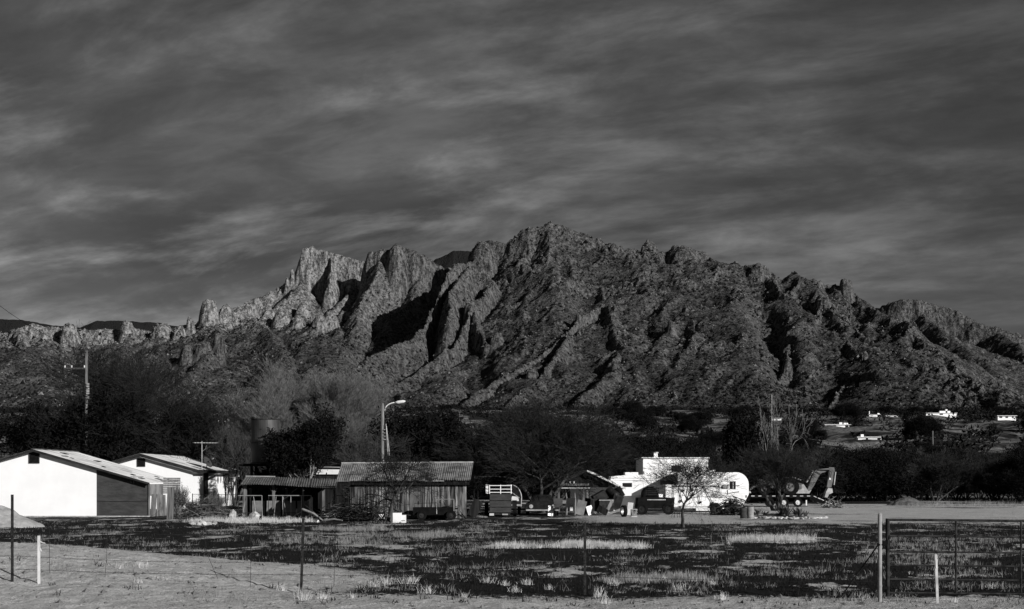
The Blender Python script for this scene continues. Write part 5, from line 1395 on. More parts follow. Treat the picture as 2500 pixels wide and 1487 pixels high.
for i, (px, d, w, h, tl, mt, lab) in enumerate(((1418, 77.5, .5, .8, .25, 'ply', 'pale board leaning left of the junk heap'), (1440, 78.2, .35, .5, -.3, 'galv', 'bent pale sheet standing on edge before the rusty steel box'), (1471, 77.8, .6, .35, .5, 'dark_plank', 'short dark plank lying tilted before the rusty steel box'), (1486, 78.0, .18, .9, .5, 'timber', 'timber slanting up over the middle of the junk heap'), (1500, 78.2, .9, .12, -.35, 'galv', 'thin pale rail lying across the junk heap front'),
        (1538, 78.5, .3, .7, .12, 'white_trim', 'upright pale board right of the tyre'), (1344, 76.8, .3, .55, .1, 'galv', 'pale bucket-like panel before the old car bumper'), (1420, 78.4, .1, 1.2, -.2, 'rust', 'dark rod leaning on the shed post'), (1160, 73, .5, .9, .45, 'dark_plank', 'dark board leaning on the barn corner from the right'), (1172, 73.5, .8, .08, .1, 'timber', 'pale lath on the ground between barn and stock trailer'))):
    o = MB().box((0, 0, 0), (w, 0.04, h), Matrix.Rotation(tl, 3, 'Y')).build('board', M[mt]); o.location = (X(px, d), d, (h * math.cos(tl) + w * abs(math.sin(tl))) / 2); o.rotation_euler = (R(-6), 0, rj.uniform(-.4, .4)); tag(o, lab, 'board')

# ---- caravans
def caravan_profile(x0, x1, z0, z1, r, right=True, left=True, n=7):
    P = [(x0 + (0 if not left else r * 0.3), z0)]
    P += [(x1 - (r * 0.5 if right else 0), z0)]
    if right:
        P += [(x1, z0 + (z1 - z0) * 0.35)]
        P += [(x1 - r + r * math.cos(a), z1 - r + r * math.sin(a)) for a in [math.pi / 2 * i / n for i in range(n + 1)]]
    else: P += [(x1, z1)]
    if left:
        P += [(x0 + r * 0.6 - r * 0.6 * math.sin(a), z1 - r * 0.6 + r * 0.6 * math.cos(a)) for a in [math.pi / 2 * i / n for i in range(n + 1)]]
    else: P += [(x0, z1)]
    return P
def vehicle_window(t, xa, xb, z0, z1, y, frame='dark_trim'):
    w = MB().b2(xa, xb, y - 0.02, y - 0.002, z0, z1).build('window', M[frame], t)
    k = min(0.03, (xb - xa) * 0.12)
    MB().b2(xa + k, xb - k, y - 0.03, y - 0.022, z0 + k, z1 - k).build('pane', M['glass'], w)
def tall_caravan():
    d = 86.0; xm = X(1740, d)
    t = empty('caravan', (xm, d, 0), 0, 'long white caravan with rounded nose and small dark window, rightmost of the row', 'caravan')
    L = lambda px: X(px, d) - xm
    z0, z1 = Z(1236, d) , Z(1153, d)
    MB().prism(caravan_profile(L(1655), L(1828), z0, z1, 0.75, True, False), 'y', 0, 2.3).build('body', M['white_paint'], t)
    MB().prism([(L(1700), z0 - 0.28), (L(1800), z0 - 0.28), (L(1806), z0 - 0.004), (L(1700), z0 - 0.004)], 'y', 0.1, 2.2).build('skirt', M['white_trim'], t)
    vehicle_window(t, L(1782), L(1796), Z(1194, d), Z(1175, d), 0)
    MB().b2(L(1789), L(1789) + 0.03, -0.04, -0.031, Z(1193, d), Z(1176, d)).build('window_bar', M['white_trim'], t)
    MB().b2(L(1765), L(1778), -0.12, -0.003, Z(1192, d), Z(1184, d)).build('air_conditioner', M['galv'], t)
    MB().b2(L(1775), L(1777), -0.01, -0.003, Z(1208, d), Z(1196, d)).build('vent', M['dark_trim'], t)
    MB().b2(L(1735), L(1752), 0.8, 1.6, z1 + 0.002, z1 + 0.14).build('roof_unit', M['white_paint'], t)
    for z in (0.62, 0.75): MB().b2(L(1700), L(1820), -0.008, -0.001, z0 + z, z0 + z + 0.02).build('trim_strip', M['white_trim'], t)
    for i in range(5): MB().b2(L(1664 + i * 24), L(1664 + i * 24) + 0.012, -0.006, -0.001, z0 + 0.05, z1 - 0.3).build('seam', M['iron'], t)
    MB().b2(L(1820), L(1823), -0.01, -0.002, Z(1215, d), Z(1209, d)).build('marker_light', M['rust'], t)
    MB().tube([(L(1815), 1.1, z0 - 0.1), (L(1832), 1.1, z0 - 0.25)], 0.05, 6).build('hitch', M['rust'], t)
    wheel(t, (L(1772), 0.25, 0.3), 0.3, 0.2)
tall_caravan()
def fifth_wheel():
    d = 88.5; xm = X(1580, d)
    t = empty('caravan', (xm, d, 0), 0, 'white fifth-wheel caravan with raised overhanging nose at the left of the row', 'caravan')
    L = lambda px: X(px, d) - xm
    zt = Z(1160, d)
    MB().prism([(L(1493), Z(1163, d)), (L(1488), Z(1180, d)), (L(1505), Z(1212, d)), (L(1640), Z(1205, d)), (L(1650), 0.35), (L(1690), 0.35), (L(1690), zt + 0.1), (L(1530), zt)], 'y', 0, 2.3).build('body', M['white_paint'], t)
    MB().b2(L(1528), L(1560), 0.5, 1.6, zt + 0.02, zt + 0.18).build('roof_unit', M['white_paint'], t)
    MB().b2(L(1575), L(1600), 0.5, 1.6, zt + 0.05, zt + 0.25).build('roof_unit', M['white_paint'], t)
    vehicle_window(t, L(1520), L(1543), Z(1189, d), Z(1179, d), 0)
    vehicle_window(t, L(1578), L(1596), Z(1194, d), Z(1188, d), 0)
    vehicle_window(t, L(1612), L(1650), Z(1184, d), Z(1173, d), 0)
    for py in (1168, 1174): MB().b2(L(1500), L(1620), -0.008, -0.001, Z(py, d), Z(py, d) + 0.03).build('stripe', M['galv'], t)
    MB().tube([(L(1535), 1.1, 0.0), (L(1535), 1.1, Z(1212, d) + 0.05)], 0.06, 6).build('landing_leg', M['rust'], t)
fifth_wheel()
def box_trailer():
    d = 82.0; xm = X(1700, d)
    t = empty('box_trailer', (xm, d, 0), 0, 'white panelled box trailer with tools hung along its side behind the young tree', 'trailer')
    L = lambda px: X(px, d) - xm
    zt = Z(1183, d); zb = Z(1246, d)
    cuts = [1625, 1655, 1684, 1713, 1735, 1755]
    for i in range(5):
        zl = Z(1237, d) if i == 0 else zb + 0.25
        MB().b2(L(cuts[i]) + 0.006, L(cuts[i + 1]) - 0.006, 0, 1.6, zl, zt + 0.004 * (i % 2)).build('panel', M['white_paint'], t)
    MB().prism([(L(1755) + 0.004, zb + 0.25), (L(1768), zb + 0.05), (L(1762), zt - 0.3), (L(1757), zt)], 'y', 0.02, 1.58).build('end_panel', M['white_paint'], t)
    MB().b2(L(1664), L(1735), 0.05, 1.55, zb + 0.12, zb + 0.245).build('chassis', M['white_trim'], t)
    MB().prism([(L(1732), zb + 0.25), (L(1734), 0.55), (L(1738), 0.64), (L(1752), 0.64), (L(1756), 0.55), (L(1758), zb + 0.25)], 'y', -0.06, -0.003).build('wheel_arch', M['black'], t)
    wheel(t, (L(1745), -0.02, 0.29), 0.29, 0.2, 'y', 'rust')
    MB().b2(L(1640), L(1757), -0.03, -0.002, zt - 0.12, zt - 0.09).build('rail', M['dark_trim'], t)
    for (px, ln, tilt) in ((1644, 0.75, 0), (1660, 0.9, 0.05), (1668, 0.3, 0), (1700, 1.0, 0.22), (1716, 1.15, 0.5), (1690, 0.55, 0), (1685, 0.3, 0.4)):
        m = MB(); a = Vector((0, 0, 0)); b = Vector((math.sin(tilt) * ln, -0.02, -math.cos(tilt) * ln)); m.tube([a, b], 0.018, 5)
        m.box(b, (0.14, 0.03, 0.12)); o = m.build('hanging_tool', M['dark_trim']); o.location = (L(px) + xm, d - 0.06, zt - 0.05)
        tag(o, {1644: 'long straight tool hung at the left end of the white box trailer', 1660: 'slightly tilted tool hung second along the white box trailer', 1668: 'short tool hung beside the tilted one on the box trailer', 1700: 'long slanting tool hung mid-way on the white box trailer', 1716: 'longest, steeply slanting shovel hung on the white box trailer', 1690: 'medium straight tool hung just left of the slanting one', 1685: 'short slanting tool hung in the middle of the box trailer'}[px], 'tool', 'tools hung on the box trailer')
    MB().b2(L(1646), L(1652), -0.02, -0.002, zt - 0.05, zt + 0.14).build('bracket', M['dark_trim'], t)
box_trailer()
def old_truck():
    d = 80.0; xm = X(1602, d)
    t = empty('old_truck', (xm, d, 0), 0, 'black old pickup parked in shade under the overhanging caravan nose', 'truck')
    L = lambda px: X(px, d) - xm
    P = [(L(1556), 0.35), (L(1645), 0.35), (L(1647), 0.85), (L(1640), 0.95), (L(1609), 0.98), (L(1605), 1.0), (L(1558), 0.95)]
    MB().prism(P, 'y', 0, 1.7).build('body', M['black'], t)
    MB().prism([(L(1570), 0.96), (L(1610), 0.985), (L(1606), 1.3), (L(1600), 1.52), (L(1578), 1.52), (L(1572), 1.3)], 'y', 0.1, 1.6).build('cabin', M['black'], t)
    vehicle_window(t, L(1576), L(1603), 1.08, 1.42, 0.1)
    for z in (1.1, 1.22, 1.34, 1.46): MB().tube([(L(1582), 0.02, z), (L(1609), 0.02, z + 0.01)], 0.03, 6).build('roof_roll', M['dark_metal'], t)
    MB().b2(L(1580), L(1625), -0.05, -0.003, 0.82, 0.87).build('chrome_trim', M['galv'], t)
    for px in (1568, 1632): wheel(t, (L(px), 0.05, 0.33), 0.33, 0.2, 'y', 'dark_metal')
    m = MB(); m.tube([(L(1643), -0.05, 0.66), (L(1643), 0, 0.66)], 0.09, 12); m.build('headlight', M['dark_metal'], t)
old_truck()
for i in range(6):
    d = 87.0; o = MB().box((0, 0, 0.55), (0.07, 0.03, 1.1), Matrix.Rotation(R(6), 3, 'Y')).build('fence_slat', M['galv'] if i % 2 else M['rust'])
    o.location = (X(1632 + i * 3.2, d), d, 0.45); tag(o, '%s metal upright, %s from the left of six between black pickup and box trailer' % ('pale' if i % 2 else 'rusty', ordinal(i + 1)), 'metal upright', 'metal uprights leaning by the box trailer')
def stool():
    d = D(1264); t = empty('step_stool', (X(1650, d), d, 0), 0, 'small dark wire plant stand left of the young tree trunk', 'plant stand')
    for s_ in (-0.22, -0.08, 0.08, 0.22): MB().tube([(s_, 0, 0), (s_ * 0.8, 0, 0.36)], 0.012, 4).build('leg', M['rust'], t)
    MB().tube([(-0.24, 0, 0.2), (0.24, 0, 0.2)], 0.012, 4).build('rail', M['rust'], t)
    MB().box((0, 0, 0.37), (0.46, 0.3, 0.03)).build('top', M['dark_metal'], t)
stool()

# ---- flatbed trailer and backhoe
def flatbed():
    d = 102.0; xm = X(1940, d)
    t = empty('flatbed_trailer', (xm, d, 0), 0, 'long black flatbed trailer with pale edge reflectors carrying the backhoe', 'trailer')
    L = lambda px: X(px, d) - xm
    zt = Z(1209, d)
    MB().b2(L(1830), L(1985), 0, 2.5, zt - 0.2, zt).build('deck', M['black'], t)
    MB().prism([(L(1985) + 0.003, zt - 0.2), (L(1985) + 0.003, zt), (L(2012), zt - 0.38), (L(2012), zt - 0.5)], 'y', 0.02, 2.48).build('beavertail', M['black'], t)
    MB().prism([(L(2012) + 0.003, zt - 0.42), (L(2038), 0.22), (L(2038), 0.12), (L(2012) + 0.003, zt - 0.52)], 'y', 0.1, 0.7).build('ramp', M['black'], t)
    MB().b2(L(1833), L(1980), 0.5, 2.0, zt - 0.45, zt - 0.203).build('frame', M['black'], t)
    for i, px in enumerate(range(1834, 1985, 17)):
        MB().b2(L(px), L(px + 8), -0.012, -0.002, zt - 0.08, zt - 0.035).build('reflector', M['white_trim'], t)
    for (px, k) in ((1990, 0.08), (2000, 0.2), (2008, 0.3), (2020, 0.45), (2028, 0.55)): MB().box((L(px), -0.0, zt - k - 0.03), (0.22, 0.02, 0.04), Matrix.Rotation(R(24), 3, 'Y')).build('reflector', M['white_trim'], t)
    for px in (1915, 1949):
        wheel(t, (L(px), 0.15, 0.33), 0.33, 0.22, 'y', 'white_trim')
    wheel(t, (L(1880), 0.15, 0.33), 0.33, 0.22, 'y', 'black')
    MB().b2(L(1967), L(1970), -0.03, -0.002, 0.12, 0.5).build('mud_flap', M['white_trim'], t)
    MB().prism([(L(1830), zt - 0.15), (L(1815), zt + 0.35), (L(1822), zt + 0.5), (L(1842), zt + 0.05)], 'y', 0.9, 1.6).build('gooseneck', M['black'], t)
flatbed()
def backhoe():
    d = 102.4; xm = X(1940, d); zb = Z(1209, 102)
    t = empty('backhoe_loader', (xm, d, zb), 0, 'backhoe loader with pale folded digging arm riding on the flatbed', 'backhoe')
    def L(px, py, y=0.6): return Vector((X(px, d) - xm, y, Z(py, d) - zb))
    cx, cz = L(1930, 1195)[0], 0.60
    wheel(t, (cx, 0.05, cz), 0.60, 0.42, 'y', 'yellow', 28)
    wheel(t, (cx, 1.75, cz), 0.60, 0.42, 'y', 'yellow', 28)
    fx = L(1866, 1200)[0]
    wheel(t, (fx, 0.1, 0.42), 0.42, 0.3, 'y', 'yellow', 22); wheel(t, (fx, 1.7, 0.42), 0.42, 0.3, 'y', 'yellow', 22)
    MB().prism([(fx - 0.3, 0.5), (cx + 0.9, 0.45), (cx + 0.9, 0.85), (cx - 0.5, 1.0), (fx - 0.35, 0.95)], 'y', 0.45, 1.4).build('chassis', M['yellow'], t)
    MB().prism([(fx - 0.35, 0.96), (fx + 1.0, 1.0), (fx + 1.0, 1.25), (fx - 0.3, 1.15)], 'y', 0.5, 1.35).build('bonnet', M['yellow'], t)
    MB().prism([(cx - 0.65, 1.05), (cx - 0.5, 1.28), (cx + 0.1, 1.33), (cx + 0.75, 1.12), (cx + 0.75, 1.06), (cx + 0.1, 1.27), (cx - 0.46, 1.22), (cx - 0.6, 1.02)], 'y', -0.1, 0.4).build('fender', M['galv'], t)
    cab = MB()
    for (x, y) in ((cx - 0.75, 0.45), (cx + 0.7, 0.45), (cx - 0.75, 1.4), (cx + 0.7, 1.4)): cab.tube([(x, y, 1.0), (x * 0.98, y, 1.75)], 0.04, 6)
    cab.build('cab_frame', M['black'], t)
    MB().b2(cx - 0.9, cx + 0.8, 0.35, 1.5, 1.76, 1.84).build('cab_roof', M['tarp'], t)
    MB().b2(cx - 0.1, cx + 0.3, 0.7, 1.1, 1.0, 1.3).build('seat', M['black'], t)
    for y in (0.4, 1.35): MB().prism([(fx + 0.2, 1.05), (fx - 0.9, 0.55), (fx - 1.0, 0.35), (fx - 0.85, 0.4), (fx + 0.25, 0.9)], 'y', y, y + 0.12).build('loader_arm', M['yellow'], t)
    MB().prism([(fx - 0.95, 0.15), (fx - 1.5, 0.12), (fx - 1.55, 0.6), (fx - 1.4, 0.25), (fx - 1.0, 0.3)], 'y', 0.0, 1.9).build('front_bucket', M['galv'], t)
    # swing frame, boom, dipper
    MB().prism([(L(p, q)[0], L(p, q)[2]) for p, q in ((1947, 1205), (1950, 1183), (1966, 1182), (1978, 1200), (1985, 1196), (1980, 1205))], 'y', 0.55, 1.1).build('swing_frame', M['galv'], t)
    boom = [(1974, 1200), (1980, 1186), (1987, 1165), (1992, 1153), (1999, 1146), (2026, 1143), (2036, 1142), (2040, 1149), (2024, 1151), (2010, 1155), (2002, 1166), (1992, 1186), (1984, 1198)]
    MB().prism([(L(p, q)[0], L(p, q)[2]) for p, q in boom], 'y', 0.66, 1.0).build('boom', M['yellow'], t)
    MB().tube([L(1973, 1178, 0.6), L(1990, 1148, 0.6)], 0.06, 8).build('boom_cylinder', M['galv'], t)
    MB().tube([L(2000, 1147, 0.62), L(2030, 1148, 0.62)], 0.04, 6).build('hose', M['black'], t)
    MB().tube([L(1996, 1151, 0.6), L(2012, 1160, 0.58), L(2024, 1150, 0.6), L(2034, 1152, 0.6), L(2032, 1168, 0.6)], 0.025, 5).build('hose', M['black'], t)
    MB().prism([(L(p, q)[0], L(p, q)[2]) for p, q in ((2030, 1140), (2042, 1141), (2044, 1152), (2035, 1190), (2024, 1190), (2028, 1165))], 'y', 0.7, 0.95).build('dipper_arm', M['yellow'], t)
    MB().tube([L(2045, 1152, 0.66), L(2041, 1184, 0.66)], 0.05, 8).build('dipper_cylinder', M['galv'], t)
    MB().b2(L(2030, 0)[0] - 0.02, L(2034, 0)[0], 0.69, 0.698, L(0, 1171)[2], L(0, 1166)[2]).build('decal', M['white_paint'], t)
    MB().prism([(L(p, q)[0], L(p, q)[2]) for p, q in ((2026, 1191), (2036, 1193), (2037, 1203), (2028, 1207), (2024, 1215), (2017, 1214), (2021, 1200))], 'y', 0.5, 1.15).build('bucket', M['galv'], t)
backhoe()
stick_pile('brush_pile', 2036, 99, 1.3, 0.5, 40, 'pole', 'pale scattered timber under the trailer ramp end', seed=12, r=0.04)

# ---- agaves and stone border round the mesquite
def agave(px, d, h, n, seed, label, mat='agave'):
    rr = random.Random(seed); m = MB()
    for i in range(n):
        a = rr.uniform(0, 6.28); ln = rr.uniform(0.15, 0.75); H_ = h * rr.uniform(0.6, 1.1); w = 0.045 * rr.uniform(0.7, 1.3)
        dr = Vector((math.cos(a), math.sin(a), 0)); sd = Vector((-math.sin(a), math.cos(a), 0))
        pts = [Vector((0, 0, 0)) + dr * (ln * H_ * f) + Vector((0, 0, H_ * (f - ln * 0.45 * f * f * (1.5 if rr.random() < 0.3 else 1)))) for f in (0, 0.35, 0.7, 1.0)]
        ws = [w * 0.8, w, w * 0.7, 0.004]
        b = len(m.v)
        for p, w_ in zip(pts, ws): m.v += [tuple(p - sd * w_), tuple(p + Vector((0, 0, -w_ * 0.5))), tuple(p + sd * w_)]
        for k in range(3):
            for q in (0, 1): m.f.append((b + k * 3 + q, b + k * 3 + q + 1, b + k * 3 + q + 4, b + k * 3 + q + 3))
    me = bpy.data.meshes.new('agave'); me.from_pydata(m.v, [], m.f); me.update()
    o = link_mesh('agave', me, M[mat]); o.location = (X(px, d), d, 0.0); return tag(o, label, 'agave', 'agaves in the stone-edged bed')
for i, (px, d, h, n, lab) in enumerate(((1850, 78, .55, 16, 'low dark agave at the left of the bed by the drums'), (1868, 76, .45, 14, 'small agave just left of the mesquite trunks'), (1908, 75, .85, 24, 'tall agave with drooping leaves right of the mesquite trunks'),
        (1922, 74.5, .9, 26, 'tallest shaggy agave in the middle of the bed'), (1944, 75.5, .7, 20, 'spiky agave fourth from the right end of the bed'), (1952, 74, .65, 18, 'agave with straight pale blades near the bed right side'), (1966, 74.5, .45, 14, 'smallest agave at the right end of the bed'))):
    agave(px, d, h, n, 50 + i, lab)
bed = empty('stone_border', (X(1925, 72.5), 72.5, 0), 0, 'row of pale stones edging the agave bed under the mesquite', 'stone border')
for i in range(30):
    px = 1838 + i * 6.1 + rj.uniform(-2, 2); dd = 72.8 + 1.6 * math.sin(i / 29 * math.pi) * -1 + rj.uniform(-.3, .3)
    rock(px, dd, (rj.uniform(.08, .2), 0.12, rj.uniform(.04, .09)), 200 + i, 'stone', None, None, 'stone', bed, (X(px, dd) - bed.location.x, dd - 72.5, 0.04))
heap('planting_mound', 1900, 1262, 75, 9, M['soil'], 'low dark earth mound of the agave bed inside the stones', 'planting bed', seed=9, n=26)

# ---- tank, poles, wires
def water_tank():
    d = 95.0; xm = X(649, d)
    t = empty('water_tank', (xm, d, 0), 0, 'tall dark cylindrical water tank on a stand left of the leafy tree', 'water tank')
    r = (X(684, d) - X(614, d)) / 2; z0, z1 = Z(1131, d), Z(1025, d)
    m = MB(); m.tube([(0, 0, z0), (0, 0, z1)], r, 40); m.build('tank', M['tank'], t, False)
    for z in (z0 + 0.02, (z0 + z1) / 2 - 0.1, z1): q = MB(); q.tube([(0, 0, z - 0.03), (0, 0, z + 0.03)], r + 0.02, 40); q.build('hoop', M['rust'], t)
    MB().b2(-1.6, 1.25, -1.0, 1.0, z0 - 0.2, z0 - 0.035).build('platform', M['dark_plank'], t)
    for (x, y) in ((-0.8, -0.8), (0.8, -0.8), (-0.8, 0.8), (0.8, 0.8)): MB().b2(x - 0.08, x + 0.08, y - 0.08, y + 0.08, 0, z0 - 0.205).build('leg', M['dark_plank'], t)
    for s_ in (-1, 1): MB().tube([(-0.8 * s_, -0.9, 0.2), (0.8 * s_, -0.9, z0 - 0.3)], 0.04, 5).build('brace', M['dark_plank'], t)
    MB().tube([(-0.9, -0.5, z0 - 0.1), (-1.7, -0.5, z0 - 0.02), (-1.72, -0.5, z0 - 0.9)], 0.06, 8).build('outlet_pipe', M['galv'], t)
water_tank()
def street_lamp():
    d = 80.0; xm = X(934, d)
    t = empty('street_lamp', (xm, d, 0), 0, 'wooden street lamp pole with curved white arm behind the barn', 'street lamp')
    L = lambda px: X(px, d) - xm
    zt = Z(985, d)
    MB().tube([(0, 0, 0), (0, 0, zt)], [0.115, 0.08], 12).build('pole', M['timber'], t, True)
    arc = []
    x0, x1 = L(939), L(966); za, zb_ = Z(1003, d), Z(983, d)
    for i in range(9):
        a = math.pi / 2 * i / 8; arc.append((x0 + (x1 - x0) * (1 - math.cos(a)), -0.05, za + (zb_ - za) * math.sin(a)))
    MB().tube(arc, 0.032, 8).build('arm', M['white_trim'], t, True)
    m = MB(); m.tube([(L(964), -0.05, Z(983, d)), (L(972), -0.05, Z(982.5, d)), (L(984), -0.05, Z(980.5, d)), (L(990), -0.05, Z(979.5, d))], [0.05, 0.10, 0.09, 0.03], 10); m.build('lamp_head', M['white_trim'], t, True)
    for k in (0, 0.09): MB().tube([(L(943) + k * 0.3, -0.2, Z(1035 + k * 60, d)), (L(948) + k, -0.2, Z(1112, d))], 0.018, 5).build('conduit', M['galv'], t)
    for i in range(4): MB().b2(0.08, 0.2, -0.16, -0.12, Z(1050 + i * 8, d), Z(1050 + i * 8, d) + 0.04).build('step_bolt', M['galv'], t)
street_lamp()
def utility_pole(x, d, h, label, arm=None, plates=False, r=0.14, name='utility_pole', mat='timber', z=None, arm_dx=0.0):
    t = empty(name, (x, d, Gs(x, d) if z is None else z), 0, label, 'utility pole')
    MB().tube([(0, 0, -0.2), (0, 0, h)], [r, r * 0.68], 10).build('pole', M[mat], t, True)
    if arm:
        MB().b2(-arm[1] / 2 + arm_dx, arm[1] / 2 + arm_dx, -0.22, -0.12, arm[0], arm[0] + 0.12).build('crossarm', M['bark'], t)
        for s_ in (-1, -0.3, 1): m = MB(); m.tube([(arm_dx + s_ * arm[1] * 0.47, -0.17, arm[0] + 0.12), (arm_dx + s_ * arm[1] * 0.47, -0.17, arm[0] + 0.28)], 0.05, 6); m.build('insulator', M['white_trim'], t)
    if plates:
        for i in range(7): MB().b2(r * 0.4, r * 1.9, -0.2, -0.185, plates - i * 0.17, plates - i * 0.17 + 0.12).build('number_plate', M['galv'], t)
    return t
px_, dd_ = 211, 103.0
P1 = Vector((X(px_, dd_), dd_, 0)); h1 = Z(856, dd_)
utility_pole(P1.x, dd_, h1, 'tall wooden power pole with metal tags behind the black mesquite at the left', (Z(902, dd_), 1.5), Z(940, dd_), z=0, arm_dx=-0.8)
P2 = Vector((X(-250, 70), 70.0, 0)); h2 = Z(519, 70.0)
utility_pole(P2.x, 70.0, h2, 'power pole outside the left edge that carries the near end of the wires', (h2 - 1.3, 2.6), z=0)
for i, (a, b) in enumerate(((Vector((0, 0, h1 - 0.15)), Vector((0, 0, h2 - 0.1))), (Vector((-1.5, -0.1, Z(902, dd_) + .28)), Vector((-0.2, -0.1, h2 - 1.9))))):
    A, B = P1 + a, P2 + b
    m = MB(); pts = [A.lerp(B, k / 12) - Vector((0, 0, 1.0 * math.sin(math.pi * k / 12))) - A for k in range(13)]
    m.tube(pts, 0.016, 4); o = m.build('power_line', M['black']); o.location = A
    tag(o, ('upper power line descending from the left edge to the pole top', 'lower power line descending from the left edge to the crossarm')[i], 'wire')
utility_pole(X(95, 200), 200, Z(1012, 200) - Gs(X(95, 200), 200), 'thin pale pole at the left beyond the white gabled roof', r=0.1)
utility_pole(X(557, 150), 150, Z(997, 150) - Gs(X(557, 150), 150), 'wooden power pole with wide crossarm left of the water tank', (Z(1033, 150) - Gs(X(557, 150), 150), 2.1), r=0.2)
utility_pole(X(1884, 330), 330, Z(963, 330) - Gs(X(1884, 330), 330), 'thin pale pole rising behind the pale bare tree', r=0.13, mat='concrete')
utility_pole(X(2277, 330), 330, Z(1052, 330) - Gs(X(2277, 330), 330), 'short grey pole standing in the brush right of the white garage', r=0.22)
utility_pole(X(1077, 420), 420, Z(1006, 420) - Gs(X(1077, 420), 420), 'distant pole left of the huge mesquite crown, first of two', (14, 3.0), r=0.16)
utility_pole(X(1122, 430), 430, Z(1004, 430) - Gs(X(1122, 430), 430), 'distant pole left of the huge mesquite crown, second of two', (14, 3.0), r=0.16)
utility_pole(X(30, 260), 260, Z(1022, 260) - Gs(X(30, 260), 260), 'dark thin pole above the adobe house at the left edge', r=0.12, mat='dark_plank')
def aerial():
    d = 95.3; xm = X(493, d); zb = Z(1142, d)
    t = empty('television_aerial', (xm, d, zb), 0, 'spindly television aerial on a mast at the ranch house roof corner', 'aerial')
    z = lambda py: Z(py, d) - zb
    MB().tube([(0, 0, -0.1), (0, 0, z(1077))], 0.022, 6).build('mast', M['galv'], t)
    bx0, bx1 = X(475, d) - xm, X(531, d) - xm
    MB().tube([(bx0, 0, z(1081)), (bx1, 0, z(1081.5))], 0.02, 5).build('boom', M['white_trim'], t)
    for i in range(9):
        x = bx0 + (bx1 - bx0) * i / 8; MB().tube([(x, -0.5 + i * 0.03, z(1081)), (x, 0.5 - i * 0.03, z(1081))], 0.012, 4).build('element', M['galv'], t)
    MB().tube([(0.02, 0, z(1102)), (0.25, 0, z(1096)), (0.32, 0, z(1087))], 0.012, 4).build('stay', M['galv'], t)
aerial()
def dish():
    d = 96.5; xm = X(505, d); zb = Z(1144, d)
    t = empty('satellite_dish', (xm, d, zb - 0.03), 0, 'dark satellite dish edge-on at the ranch house roof corner', 'satellite dish')
    m = MB(); n = 16; ax = Vector((0.80, -0.3, 0.5)).normalized(); e1 = ax.cross(Vector((0, 1, 0))).normalized(); e2 = ax.cross(e1); c = Vector((0, 0, 0.42))
    for rg, dep in ((0.0, 0.0), (0.25, 0.03), (0.42, 0.10)):
        for k in range(n):
            a = 2 * math.pi * k / n; m.v.append(tuple(c + (e1 * math.cos(a) + e2 * math.sin(a)) * rg + ax * dep))
    for j in (0, 1):
        for k in range(n): m.f.append((j * n + k, j * n + (k + 1) % n, (j + 1) * n + (k + 1) % n, (j + 1) * n + k))
    me = bpy.data.meshes.new('reflector'); me.from_pydata(m.v, [], m.f); me.update(); link_mesh('reflector', me, M['tarp'], t)
    MB().tube([(0, 0, -0.05), c], 0.03, 6).build('mount', M['rust'], t)
    MB().tube([c - e1 * 0.3 * -1 + Vector((0, 0, -0.3)), c + ax * 0.5], 0.015, 5).build('arm', M['rust'], t)
    m = MB(); m.tube([c + ax * 0.48, c + ax * 0.6], 0.05, 8); m.build('receiver', M['galv'], t)
dish()

